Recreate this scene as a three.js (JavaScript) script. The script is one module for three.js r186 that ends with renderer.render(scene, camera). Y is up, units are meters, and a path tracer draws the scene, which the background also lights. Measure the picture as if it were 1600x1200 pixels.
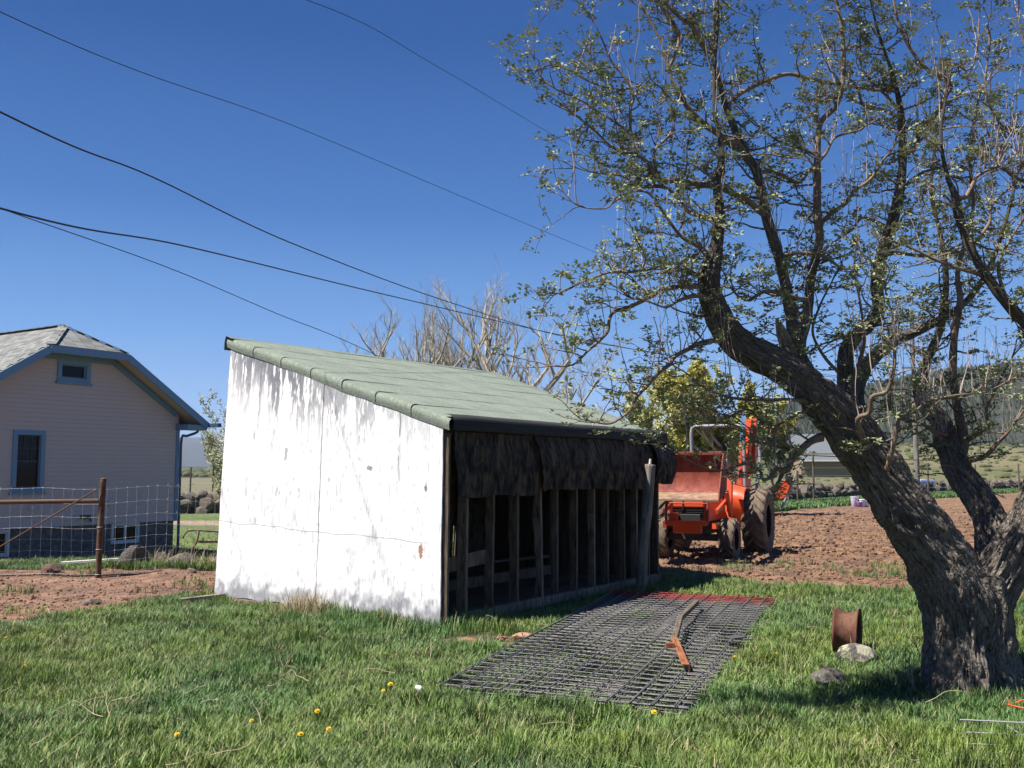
import * as THREE from 'three';
import { mergeGeometries as mergeRaw, mergeVertices, toCreasedNormals } from 'three/addons/utils/BufferGeometryUtils.js';
import { RoundedBoxGeometry } from 'three/addons/geometries/RoundedBoxGeometry.js';

// ---------------------------------------------------------------- camera, sky, sun, exposure
const scene = new THREE.Scene();
const camera = new THREE.PerspectiveCamera(43.6, 4 / 3, 0.1, 20000);
camera.position.set(0, 1.6, 0);
camera.lookAt(0, 1.6 + 0.09 * 100, -100);

const renderer = new THREE.WebGLRenderer({ antialias: true });
renderer.toneMapping = THREE.LinearToneMapping;
renderer.toneMappingExposure = 2.0;
renderer.shadowMap.enabled = true;

function makeSky() {
  const W = 256, H = 512, data = new Float32Array(W * H * 4);
  const stops = [ // sine of elevation, linear colour
    [-1, 0.10, 0.085, 0.06], [-0.03, 0.14, 0.16, 0.18], [0.0, 0.205, 0.30, 0.47], [0.06, 0.185, 0.315, 0.53], [0.14, 0.100, 0.222, 0.46],
    [0.26, 0.039, 0.120, 0.325], [0.42, 0.015, 0.064, 0.215], [0.62, 0.010, 0.046, 0.175], [1, 0.008, 0.036, 0.145]];
  for (let j = 0; j < H; j++) {
    const el = Math.sin((0.5 - (j + 0.5) / H) * -Math.PI);   // row 0 is the nadir
    let k = 0; while (k < stops.length - 2 && el > stops[k + 1][0]) k++;
    const a = stops[k], b = stops[k + 1];
    let t = Math.min(1, Math.max(0, (el - a[0]) / (b[0] - a[0])));
    for (let i = 0; i < W; i++) {
      const o = (j * W + i) * 4;
      for (let c = 0; c < 3; c++) data[o + c] = (a[c + 1] + (b[c + 1] - a[c + 1]) * t) * 0.88;
      data[o + 3] = 1;
    }
  }
  const t = new THREE.DataTexture(data, W, H, THREE.RGBAFormat, THREE.FloatType);
  t.mapping = THREE.EquirectangularReflectionMapping;
  t.magFilter = THREE.LinearFilter; t.minFilter = THREE.LinearFilter;
  t.needsUpdate = true;
  return t;
}
const sky = makeSky();
scene.background = sky;
scene.environment = sky;

const sun = new THREE.DirectionalLight(0xfff8ee, 5.0);
sun.position.set(-0.56 * 40, 40, 0.2 * 40 - 10);
sun.target.position.set(0, 0, -10);
sun.castShadow = true;
Object.assign(sun.shadow.camera, { left: -35, right: 35, top: 35, bottom: -35, near: 1, far: 140 });
sun.shadow.mapSize.set(4096, 4096);
scene.add(sun, sun.target);

// ---------------------------------------------------------------- helpers
function mulberry(a) { return () => { a |= 0; a = a + 0x6D2B79F5 | 0; let t = Math.imul(a ^ a >>> 15, 1 | a); t = t + Math.imul(t ^ t >>> 7, 61 | t) ^ t; return ((t ^ t >>> 14) >>> 0) / 4294967296; }; }
const hash3 = (x, y, z) => { let h = Math.imul(x, 374761393) ^ Math.imul(y, 668265263) ^ Math.imul(z, 2147483647 - 61); h = Math.imul(h ^ h >>> 13, 1274126177); h ^= h >>> 16; return (h >>> 0) / 4294967296; };
const sm = t => t * t * (3 - 2 * t);
function vn3(x, y, z) { // value noise -1..1
  const xi = Math.floor(x), yi = Math.floor(y), zi = Math.floor(z), u = sm(x - xi), v = sm(y - yi), w = sm(z - zi);
  const L = (a, b, t) => a + (b - a) * t;
  return 2 * L(L(L(hash3(xi, yi, zi), hash3(xi + 1, yi, zi), u), L(hash3(xi, yi + 1, zi), hash3(xi + 1, yi + 1, zi), u), v),
    L(L(hash3(xi, yi, zi + 1), hash3(xi + 1, yi, zi + 1), u), L(hash3(xi, yi + 1, zi + 1), hash3(xi + 1, yi + 1, zi + 1), u), v), w) - 1;
}
function vn2(x, y, p = 0, s = 0) { // value noise -1..1, periodic in p cells when p > 0
  let xi = Math.floor(x), yi = Math.floor(y); const u = sm(x - xi), v = sm(y - yi);
  const q = a => p ? ((a % p) + p) % p : a;
  const a = hash3(q(xi), q(yi), s), b = hash3(q(xi + 1), q(yi), s), c = hash3(q(xi), q(yi + 1), s), d = hash3(q(xi + 1), q(yi + 1), s);
  return 2 * (a + (b - a) * u + (c - a) * v + (a - b - c + d) * u * v) - 1;
}
function fbm2(x, y, o = 4, p = 0, s = 0) { let f = 0, a = 0.5; for (let i = 0; i < o; i++) { f += a * vn2(x, y, p, s + i); x *= 2; y *= 2; p *= 2; a *= 0.5; } return f; }
function fbm3(x, y, z, o = 3) { let f = 0, a = 0.5; for (let i = 0; i < o; i++) { f += a * vn3(x, y, z); x *= 2.03; y *= 2.03; z *= 2.03; a *= 0.5; } return f; }
const smooth = (a, b, x) => { const t = Math.min(1, Math.max(0, (x - a) / (b - a))); return t * t * (3 - 2 * t); };
const lerp = (a, b, t) => a + (b - a) * t;
const V = (x, y, z) => new THREE.Vector3(x, y, z);

function dataTex(w, h, fn, srgb = false, wrap = true) { // fn(u, v) -> value or [r, g, b], 0..1
  const d = new Uint8Array(w * h * 4);
  for (let j = 0; j < h; j++) for (let i = 0; i < w; i++) {
    const c = fn((i + 0.5) / w, (j + 0.5) / h), o = (j * w + i) * 4;
    if (typeof c === 'number') d[o] = d[o + 1] = d[o + 2] = Math.max(0, Math.min(255, c * 255));
    else for (let k = 0; k < 3; k++) {
      let v = Math.max(0, Math.min(1, c[k]));
      if (srgb) v = v <= 0.0031308 ? v * 12.92 : 1.055 * Math.pow(v, 1 / 2.4) - 0.055;
      d[o + k] = v * 255;
    }
    d[o + 3] = 255;
  }
  const t = new THREE.DataTexture(d, w, h, THREE.RGBAFormat);
  t.wrapS = t.wrapT = wrap ? THREE.RepeatWrapping : THREE.ClampToEdgeWrapping;
  t.magFilter = THREE.LinearFilter; t.minFilter = THREE.LinearMipmapLinearFilter; t.generateMipmaps = true;
  if (srgb) t.colorSpace = THREE.SRGBColorSpace;
  t.needsUpdate = true;
  return t;
}
function rep(t, x, y) { const c = t.clone(); c.repeat.set(x, y); c.needsUpdate = true; return c; }
const rgb = (r, g, b) => new THREE.Color().setRGB(r, g, b);
function mat(c, rough = 0.85, extra = {}) { return new THREE.MeshStandardMaterial({ color: rgb(...c), roughness: rough, ...extra }); }

function mergeGeometries(list) { // joins indexed and plain geometries alike
  const mixed = list.some(g => g.index) && list.some(g => !g.index), keys = Object.keys(list[0].attributes).filter(k => list.every(g => g.attributes[k]));
  return mergeRaw(list.map(g => { const q = mixed && g.index ? g.toNonIndexed() : g.clone(); for (const k of Object.keys(q.attributes)) if (!keys.includes(k)) q.deleteAttribute(k); return q; }));
}
const used = {};
function numbered(n) { if (!(n in used)) { used[n] = 0; return n; } used[n]++; return n + '_' + String(used[n]).padStart(3, '0'); }
function sh(o) { o.traverse(m => { if (m.isMesh) { m.castShadow = true; m.receiveShadow = true; } }); return o; }
function thing(name, label, category, pos = [0, 0, 0], group) {
  const g = new THREE.Group(); g.name = numbered(name); g.position.set(...pos);
  g.userData = { label, category }; if (group) g.userData.group = group;
  scene.add(g); return g;
}
function part(parent, name, geo, m, label) {
  const o = new THREE.Mesh(geo, m); o.name = name; o.castShadow = o.receiveShadow = true;
  if (label) o.userData.label = label;
  parent.add(o); return o;
}
function single(name, label, category, geo, m, pos = [0, 0, 0], group) {
  const o = new THREE.Mesh(geo, m); o.name = numbered(name); o.castShadow = o.receiveShadow = true; o.position.set(...pos);
  o.userData = { label, category }; if (group) o.userData.group = group;
  scene.add(o); return o;
}
function structure(name, geo, m) { const o = new THREE.Mesh(geo, m); o.name = numbered(name); o.userData.kind = 'structure'; o.castShadow = o.receiveShadow = true; scene.add(o); return o; }
function copyOf(o, label, pos) { const c = o.clone(); c.name = numbered(o.name.replace(/_\d\d\d$/, '')); c.userData = { ...o.userData }; if (label) c.userData.label = label; if (pos) c.position.set(...pos); scene.add(c); return c; }

function box(w, h, d, x = 0, y = 0, z = 0, bev = 0) {
  const g = bev > 0 ? new RoundedBoxGeometry(w, h, d, 2, bev) : new THREE.BoxGeometry(w, h, d);
  g.translate(x, y, z); return g;
}
function uvBox(geo, s = 1) { // box-projected uv in metres
  const g = geo.index ? geo.toNonIndexed() : geo, p = g.attributes.position, n = g.attributes.normal, uv = new Float32Array(p.count * 2);
  for (let i = 0; i < p.count; i++) {
    const ax = Math.abs(n.getX(i)), ay = Math.abs(n.getY(i)), az = Math.abs(n.getZ(i));
    let u, v; if (ay > ax && ay > az) { u = p.getX(i); v = p.getZ(i); } else if (ax > az) { u = p.getZ(i); v = p.getY(i); } else { u = p.getX(i); v = p.getY(i); }
    uv[2 * i] = u * s; uv[2 * i + 1] = v * s;
  }
  g.setAttribute('uv', new THREE.BufferAttribute(uv, 2)); return g;
}
function beam(a, b, w, h, roll = 0) { // box bar from a to b (Vector3), width w, height h
  const d = b.clone().sub(a), L = d.length(), g = new THREE.BoxGeometry(w, h, L);
  const m = new THREE.Matrix4().lookAt(b, a, Math.abs(d.y) / L > 0.98 ? V(1, 0, 0.3).normalize() : V(0, 1, 0));
  if (roll) m.multiply(new THREE.Matrix4().makeRotationZ(roll));
  g.applyMatrix4(m); g.translate((a.x + b.x) / 2, (a.y + b.y) / 2, (a.z + b.z) / 2); return g;
}
function rod(a, b, r, seg = 8, r2 = r) {
  const d = b.clone().sub(a), L = d.length(), g = new THREE.CylinderGeometry(r2, r, L, seg);
  g.applyQuaternion(new THREE.Quaternion().setFromUnitVectors(V(0, 1, 0), d.normalize()));
  g.translate((a.x + b.x) / 2, (a.y + b.y) / 2, (a.z + b.z) / 2); return g;
}
// a tapered tube through [x,y,z,r] points; disp(s, angle, r, P) adds to the radius; uv in metres
function sweep(pts, seg, step, disp, cap = true) {
  const P = [], n = pts.length;
  const cr = (a, b, c, d, t) => 0.5 * ((2 * b) + (-a + c) * t + (2 * a - 5 * b + 4 * c - d) * t * t + (-a + 3 * b - 3 * c + d) * t * t * t);
  for (let i = 0; i < n - 1; i++) {
    const p0 = pts[Math.max(0, i - 1)], p1 = pts[i], p2 = pts[i + 1], p3 = pts[Math.min(n - 1, i + 2)];
    const L = Math.hypot(p2[0] - p1[0], p2[1] - p1[1], p2[2] - p1[2]), k = Math.max(1, Math.round(L / step));
    for (let j = 0; j < k; j++) { const t = j / k; const q = [0, 1, 2].map(c => cr(p0[c], p1[c], p2[c], p3[c], t)); q.push(lerp(p1[3], p2[3], t)); P.push(q); }
  }
  P.push(pts[n - 1].slice());
  const pos = [], uv = [], idx = []; let N = null, s = 0;
  for (let i = 0; i < P.length; i++) {
    const a = P[Math.max(0, i - 1)], b = P[Math.min(P.length - 1, i + 1)];
    const T = V(b[0] - a[0], b[1] - a[1], b[2] - a[2]).normalize();
    if (!N) { N = V(1, 0, 0); if (Math.abs(T.x) > 0.9) N.set(0, 0, 1); }
    N.addScaledVector(T, -N.dot(T)).normalize();
    const Bn = T.clone().cross(N);
    if (i) s += Math.hypot(P[i][0] - P[i - 1][0], P[i][1] - P[i - 1][1], P[i][2] - P[i - 1][2]);
    for (let j = 0; j <= seg; j++) {
      const an = j / seg * Math.PI * 2, jj = j === seg ? 0 : an;
      let r = P[i][3]; const c = Math.cos(jj), d = Math.sin(jj);
      const dx = N.x * c + Bn.x * d, dy = N.y * c + Bn.y * d, dz = N.z * c + Bn.z * d;
      if (disp) r += disp(s, jj, r, [P[i][0] + dx * r, P[i][1] + dy * r, P[i][2] + dz * r], dx, dz);
      pos.push(P[i][0] + dx * r, P[i][1] + dy * r, P[i][2] + dz * r);
      uv.push(j / seg * Math.max(0.05, Math.round(2 * Math.PI * pts[0][3] / 0.1) * 0.1), s);
    }
  }
  const w = seg + 1;
  for (let i = 0; i < P.length - 1; i++) for (let j = 0; j < seg; j++) { const a = i * w + j, b = a + w; idx.push(a, a + 1, b, a + 1, b + 1, b); }
  if (cap) for (const [i, f] of [[0, 1], [P.length - 1, 0]]) {
    const c = pos.length / 3; pos.push(P[i][0], P[i][1], P[i][2]); uv.push(0, 0);
    for (let j = 0; j < seg; j++) f ? idx.push(c, i * w + j + 1, i * w + j) : idx.push(c, i * w + j, i * w + j + 1);
  }
  const g = new THREE.BufferGeometry();
  g.setAttribute('position', new THREE.Float32BufferAttribute(pos, 3)); g.setAttribute('uv', new THREE.Float32BufferAttribute(uv, 2));
  g.setIndex(idx); g.computeVertexNormals();
  const nn = g.attributes.normal; // close the seam
  for (let i = 0; i < P.length; i++) { const a = i * w, b = a + seg; const q = V(nn.getX(a) + nn.getX(b), nn.getY(a) + nn.getY(b), nn.getZ(a) + nn.getZ(b)).normalize(); nn.setXYZ(a, q.x, q.y, q.z); nn.setXYZ(b, q.x, q.y, q.z); }
  return g;
}
function grid(nu, nv, fn, uvfn) { // parametric sheet
  const pos = [], uv = [], idx = [];
  for (let j = 0; j <= nv; j++) for (let i = 0; i <= nu; i++) { const p = fn(i / nu, j / nv); pos.push(p[0], p[1], p[2]); const q = uvfn ? uvfn(i / nu, j / nv) : [i / nu, j / nv]; uv.push(q[0], q[1]); }
  for (let j = 0; j < nv; j++) for (let i = 0; i < nu; i++) { const a = j * (nu + 1) + i, b = a + nu + 1; idx.push(a, a + 1, b, a + 1, b + 1, b); }
  const g = new THREE.BufferGeometry();
  g.setAttribute('position', new THREE.Float32BufferAttribute(pos, 3)); g.setAttribute('uv', new THREE.Float32BufferAttribute(uv, 2)); g.setIndex(idx); g.computeVertexNormals(); return g;
}
function rock(seed, sx, sy, sz, detail = 3, rough = 0.3) { // a sphere cut by random planes, then roughened
  let g = new THREE.IcosahedronGeometry(1, detail); g.deleteAttribute('uv'); g.deleteAttribute('normal'); g = mergeVertices(g, 1e-4);
  const p = g.attributes.position, R = mulberry(seed * 977 + 5), pl = [];
  for (let i = 0; i < 11; i++) { const n = V(R() - 0.5, R() - 0.5, R() - 0.5).normalize(); pl.push([n.x, n.y, n.z, 0.62 + 0.3 * R()]); }
  for (let i = 0; i < p.count; i++) {
    const x = p.getX(i), y = p.getY(i), z = p.getZ(i); let k = 1;
    for (const q of pl) { const d = x * q[0] + y * q[1] + z * q[2]; if (d > 0.01) k = Math.min(k, q[3] / d); }
    k *= 1 + rough * 0.45 * fbm3(x * 2.6 + seed * 7.1, y * 2.6 + seed, z * 2.6 - seed * 3.3, 4);
    p.setXYZ(i, x * k * sx, y * k * sy, z * k * sz);
  }
  g.computeVertexNormals(); return uvBox(toCreasedNormals(g, 0.45), 3);
}
const T0 = Date.now(), tick = n => console.log(n, ((Date.now() - T0) / 1000).toFixed(1));
// ---------------------------------------------------------------- shared textures
const grain = dataTex(512, 512, (u, v) => 0.5 + 0.30 * fbm2(u * 16, v * 16, 5, 16, 3) + 0.18 * fbm2(u * 120, v * 120, 2, 120, 9));
const soilTex = dataTex(1024, 1024, (u, v) => {
  const a = fbm2(u * 12, v * 12, 6, 12, 5), b = vn2(u * 90, v * 90, 90, 31), c = vn2(u * 200, v * 200, 200, 77);
  const k = 0.66 + 0.5 * a + 0.16 * b + 0.12 * c; const peb = c > 0.72 ? 0.25 : 0;
  return [k + peb, k * 0.98 + peb, k * 0.95 + peb];
}, true);
const soilBump = dataTex(1024, 1024, (u, v) => 0.5 + 0.5 * fbm2(u * 12, v * 12, 6, 12, 5) + 0.12 * vn2(u * 90, v * 90, 90, 31) + 0.08 * vn2(u * 200, v * 200, 200, 77));
const woodTex = dataTex(256, 1024, (u, v) => {
  const w = u + 0.02 * fbm2(u * 4, v * 4, 3, 4, 2);
  const k = 0.62 + 0.35 * vn2(w * 40, v * 4, 0, 4) * 0.6 + 0.25 * vn2(w * 110, v * 10, 0, 8) + 0.25 * fbm2(u * 4, v * 8, 4, 0, 12);
  return [k, k * 0.97, k * 0.93];
}, true);
const woodBump = dataTex(256, 1024, (u, v) => 0.5 + 0.25 * vn2(u * 40, v * 4, 0, 4) + 0.25 * vn2(u * 110, v * 10, 0, 8));
const barkBump = dataTex(512, 1024, (u, v) => {
  const w = u + 0.03 * fbm2(u * 8, v * 8, 3, 8, 60);
  const r = 1 - Math.abs(vn2(w * 24, v * 6, 0, 21)), r2 = 1 - Math.abs(vn2(w * 60, v * 16, 0, 22));
  return 0.95 - 0.5 * r * r - 0.3 * r2 * r2 + 0.15 * fbm2(u * 40, v * 40, 3, 40, 23);
});
const barkTex = dataTex(512, 1024, (u, v) => {
  const w = u + 0.03 * fbm2(u * 8, v * 8, 3, 8, 60);
  const r = 1 - Math.abs(vn2(w * 24, v * 6, 0, 21)), r2 = 1 - Math.abs(vn2(w * 60, v * 16, 0, 22));
  const k = 1.0 - 0.42 * r * r * r - 0.3 * r2 * r2 + 0.35 * fbm2(u * 10, v * 14, 4, 0, 24);
  const l = smooth(0.18, 0.34, fbm2(u * 6, v * 9, 5, 0, 91));   // lichen
  return [lerp(k, 1.15, l * 0.35), lerp(k * 0.94, 1.15, l * 0.35), lerp(k * 0.88, 0.98, l * 0.35)];
}, true);
const rustTex = dataTex(256, 256, (u, v) => {
  const a = fbm2(u * 8, v * 8, 5, 8, 41), b = fbm2(u * 30, v * 30, 3, 30, 45);
  const k = 0.8 + 0.5 * a + 0.4 * b; return [k, k * (0.85 + 0.5 * a), k * (0.75 + 0.6 * a)];
}, true);
tick('textures');
// ---------------------------------------------------------------- terrain
const leftOf = (x, d) => 1 - smooth(-0.30, -0.08, x / Math.max(d, 1));
const piece = (x, t) => { if (x <= t[0][0]) return t[0][1]; for (let i = 1; i < t.length; i++) if (x <= t[i][0]) return lerp(t[i - 1][1], t[i][1], (x - t[i - 1][0]) / (t[i][0] - t[i - 1][0])); return t[t.length - 1][1]; };
const FIELD_EDGE = [[1.2, 15.2], [2.2, 14.5], [3.1, 14.1], [3.8, 13.3], [5.2, 12.7], [6.4, 11.6], [12, 9.5], [30, 5]];
function fieldMask(x, d) { // 1 on the tilled soil
  if (x < 0.6) return 0;
  const w = 0.35 * fbm2(x * 1.7, d * 1.7, 3, 0, 88);
  const near = smooth(-0.12, 0.12, d - piece(x, FIELD_EDGE) + w), far = smooth(-0.2, 0.2, 37 + (x - 10) * 1.24 - d + w * 2);
  return near * far;
}
function driveMask(x, d) { // 1 on the bare dirt by the fence
  if (x > 2) return 0;
  const w = 0.3 * fbm2(x * 1.9, d * 1.9, 3, 0, 55);
  const edge = x < -4.6 ? 11.3 + (x + 4.6) * 2.6 : 11.3 + (x + 4.6) * 1.7;
  return smooth(-0.1, 0.1, d - edge + w) * smooth(-0.15, 0.15, 15.7 + 0.12 * (x + 6) - d + w * 1.4);
}
function baseH(x, z) {
  const d = -z;
  let h = 0.02 * fbm2(x * 0.5, z * 0.5, 2, 0, 7);
  const lf = leftOf(x, d), rf = smooth(0.08, 0.35, x / Math.max(d, 1));
  h -= lf * (0.65 * smooth(15.8, 24, d) + 0.0022 * Math.max(0, Math.min(d, 1200) - 60));
  h += rf * 11 * smooth(90, 380, d);
  return h;
}
function H(x, z) {
  const d = -z; let h = baseH(x, z);
  const f = fieldMask(x, d);
  if (f > 0 && d < 80) h += f * (0.03 + 0.065 * Math.max(-0.3, fbm2(x * 2.1, z * 2.1, 4, 0, 13)) + 0.03 * vn2(x * 7, z * 7, 0, 5));
  const g = driveMask(x, d);
  if (g > 0) h += g * (0.025 * fbm2(x * 2.4, z * 2.4, 4, 0, 17) + 0.10 * Math.exp(-Math.pow((d - 15.0) / 0.5, 2)) * (0.6 + fbm2(x * 1.5, z, 2, 0, 71)));
  return h;
}
{
  const axis = (a, b, st, g1, lim1, g2, lim2) => {
    const c = []; for (let v = a; v <= b; v += st) c.push(v);
    let s = st, v = b; while (v < lim2) { s *= g2; v += s; c.push(v); }
    s = st; v = a; const pre = []; while (v > lim1) { s *= g1; v -= s; pre.unshift(v); }
    return pre.concat(c);
  };
  const xs = axis(-9.5, 11, 0.07, 1.09, -9000, 1.09, 9000), ds = axis(3.5, 22, 0.07, 1.35, -300, 1.032, 9000);
  const nx = xs.length, nz = ds.length, pos = new Float32Array(nx * nz * 3), col = new Float32Array(nx * nz * 3), uv = new Float32Array(nx * nz * 2), idx = [];
  for (let j = 0; j < nz; j++) for (let i = 0; i < nx; i++) {
    const x = xs[i], d = ds[j], k = j * nx + i;
    pos[3 * k] = x; pos[3 * k + 1] = H(x, -d); pos[3 * k + 2] = -d; uv[2 * k] = x / 1.7; uv[2 * k + 1] = d / 1.7;
    const f = fieldMask(x, d), g = driveMask(x, d), n = fbm2(x * 0.35, d * 0.35, 4, 0, 3), n2 = fbm2(x * 3, d * 3, 3, 0, 19);
    let c = [0.075 + 0.03 * n, 0.072 + 0.03 * n, 0.03];                      // earth and thatch under the grass
    if (d > 16) { const t = smooth(16, 30, d); c = [lerp(c[0], 0.085 + 0.05 * n, t), lerp(c[1], 0.125 + 0.05 * n, t), lerp(c[2], 0.035, t)]; }
    if (d > 60) { const t = smooth(60, 110, d) * (1 - smooth(0.05, 0.2, x / d)), m = 0.5 + 0.5 * fbm2(x * 0.02, d * 0.012, 3, 0, 29); c = [lerp(c[0], lerp(0.17, 0.11, m), t), lerp(c[1], lerp(0.12, 0.13, m), t), lerp(c[2], 0.07, t)]; }
    if (d > 80 && x > 0.05 * d) { const t = smooth(80, 120, d), m = 0.5 + 0.9 * fbm2(x * 0.03, d * 0.02, 4, 0, 33); c = [lerp(c[0], lerp(0.14, 0.075, m), t), lerp(c[1], lerp(0.125, 0.09, m), t), lerp(c[2], lerp(0.06, 0.03, m), t)]; }
    if (d > 38 && d < 47 && x < -4) { const t = smooth(39.5, 40.2, d + n) * smooth(44, 43.2, d + n); c = [lerp(c[0], 0.26, t), lerp(c[1], 0.19, t), lerp(c[2], 0.14, t)]; }   // gravel track
    const fs = [0.170 + 0.05 * n2 + 0.03 * n, 0.098 + 0.028 * n2 + 0.016 * n, 0.056 + 0.018 * n2], dr = [0.165 + 0.06 * n2 + 0.03 * n, 0.096 + 0.035 * n2 + 0.02 * n, 0.064 + 0.025 * n2];
    const bare = 0.8 * Math.exp(-(Math.pow((x + 0.25) / 0.45, 2) + Math.pow((d - 9.15) / 0.35, 2)));
    for (let q = 0; q < 3; q++) { let v = lerp(c[q], fs[q], f); v = lerp(v, dr[q], g); v = lerp(v, dr[q], Math.min(1, bare)); col[3 * k + q] = Math.max(0.01, v) * 1.45; }
  }
  for (let j = 0; j < nz - 1; j++) for (let i = 0; i < nx - 1; i++) { const a = j * nx + i, b = a + nx; idx.push(a, a + 1, b, a + 1, b + 1, b); }
  const g = new THREE.BufferGeometry();
  g.setAttribute('position', new THREE.BufferAttribute(pos, 3)); g.setAttribute('color', new THREE.BufferAttribute(col, 3)); g.setAttribute('uv', new THREE.BufferAttribute(uv, 2)); g.setIndex(idx); g.computeVertexNormals();
  structure('ground', g, new THREE.MeshStandardMaterial({ vertexColors: true, map: soilTex, bumpMap: soilBump, bumpScale: 0.03, roughness: 0.97 }));
}
tick('ground');
// far hills
function hill(name, d0, d1, x0, x1, top, colour, nx = 160, nz = 30) {
  const g = grid(nx, nz, (a, b) => {
    const x = lerp(x0, x1, a), d = lerp(d0, d1, b), n = fbm2(x * 0.004, d * 0.004, 5, 0, 61);
    return [x, Math.max(-8, top(x) * Math.sin(Math.min(1, b * 1.25) * Math.PI / 2) * (1 + 0.22 * n * (1 - b)) - (b > 0.8 ? (b - 0.8) * 300 : 0) - 4 * (1 - b)), -d];
  }, (a, b) => [lerp(x0, x1, a) / 60, lerp(d0, d1, b) / 60]);
  return structure(name, g, colour);
}
const hillMat = new THREE.MeshStandardMaterial({ color: rgb(0.05, 0.055, 0.034), map: grain, roughness: 1 });
const RIDGE = [[-400, -10], [50, -6], [230, 60], [480, 122], [640, 152], [800, 186], [960, 190], [1300, 196], [1700, 150], [2600, 60]];
const woodedTop = x => 0.5 * piece(2 * x, RIDGE) + 4 * fbm2(x * 0.009, 3, 3, 0, 8);
hill('wooded_hill', 450, 1050, -150, 1300, woodedTop, hillMat);
hill('far_hills', 3600, 6400, -6500, 6500, x => 175 + 40 * fbm2(x * 0.0007, 1, 3, 0, 14) + 10 * fbm2(x * 0.006, 1, 3, 0, 15), hillMat);
hill('low_ridge', 1300, 1900, -2400, 100, x => 10 + 9 * fbm2(x * 0.004, 5, 3, 0, 24), hillMat, 120, 16);
{ // woods on the hill and tree clumps in the valley, far off: one mass each
  const R = mulberry(501);
  const cone = mergeGeometries([new THREE.ConeGeometry(0.34, 1, 6).translate(0, 0.5, 0), new THREE.ConeGeometry(0.42, 0.6, 6).translate(0, 0.3, 0)]);
  const N = 16000, im = new THREE.InstancedMesh(cone, mat([0.035, 0.045, 0.024], 1), N); im.name = 'conifer_wood';
  const m = new THREE.Matrix4(), c = new THREE.Color();
  for (let i = 0; i < N; i++) {
    const b = 0.03 + 0.82 * Math.pow(R(), 0.8), x = 50 + R() * 1050, d = lerp(450, 1050, b), n = fbm2(x * 0.004, d * 0.004, 5, 0, 61);
    const y = woodedTop(x) * Math.sin(Math.min(1, b * 1.25) * Math.PI / 2) * (1 + 0.22 * n * (1 - b)) - (b > 0.8 ? (b - 0.8) * 300 : 0) - 4 * (1 - b);
    const h = 4 + 4.5 * R(), w = h * (0.8 + 0.5 * R());
    m.makeScale(w, h, w).setPosition(x, y - 1, -d); im.setMatrixAt(i, m); const k = 0.7 + 0.6 * R(); im.setColorAt(i, c.setRGB(k, k * (0.9 + 0.2 * R()), k));
  }
  im.userData = { kind: 'stuff', label: 'dark conifer wood covering the long hill behind the field', category: 'wood' }; im.castShadow = im.receiveShadow = true; scene.add(im);
  let blob = new THREE.IcosahedronGeometry(1, 2); const p = blob.attributes.position;
  for (let i = 0; i < p.count; i++) { const x = p.getX(i), y = p.getY(i), z = p.getZ(i), k = 1 + 0.45 * fbm3(x * 2.3, y * 2.3, z * 2.3, 3); p.setXYZ(i, x * k, (y * k + 0.7) * 0.9, z * k); }
  blob.deleteAttribute('uv'); blob.deleteAttribute('normal'); blob = mergeVertices(blob, 1e-3); blob.computeVertexNormals();
  const M = 4200, tm = new THREE.InstancedMesh(blob, mat([0.06, 0.075, 0.03], 1), M); tm.name = 'valley_woods';
  for (let i = 0; i < M; i++) {
    const band = R(), d = band < 0.5 ? 380 + 260 * R() : 800 + 500 * R(), x = -d * (0.05 + 0.42 * R()), s = (band < 0.5 ? 1.3 : 3.2) * (0.4 + 1.1 * R());
    m.makeScale(s * (1 + R()), s, s * (1 + R())).setPosition(x, baseH(x, -d) - 0.3, -d); tm.setMatrixAt(i, m); const k = 0.6 + 0.8 * R(); tm.setColorAt(i, c.setRGB(k * (0.9 + 0.4 * R()), k, k * 0.9));
  }
  for (let i = 0; i < 2600; i++) { const d = 95 + 420 * R(), x = d * (0.16 + 0.5 * R()), s = (0.14 + 0.36 * R() * R()) * (0.5 + d / 250); m.makeScale(s * (1 + R()), s, s * (1 + R())).setPosition(x, baseH(x, -d) - 0.2, -d); tm.setMatrixAt(M - 1 - i, m); }
  tm.userData = { kind: 'stuff', label: 'green woods and brush scattered far off beyond house and field', category: 'wood' }; tm.castShadow = tm.receiveShadow = true; scene.add(tm);
}
scene.fog = new THREE.FogExp2(rgb(0.55, 0.68, 0.9), 0.00011);

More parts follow.
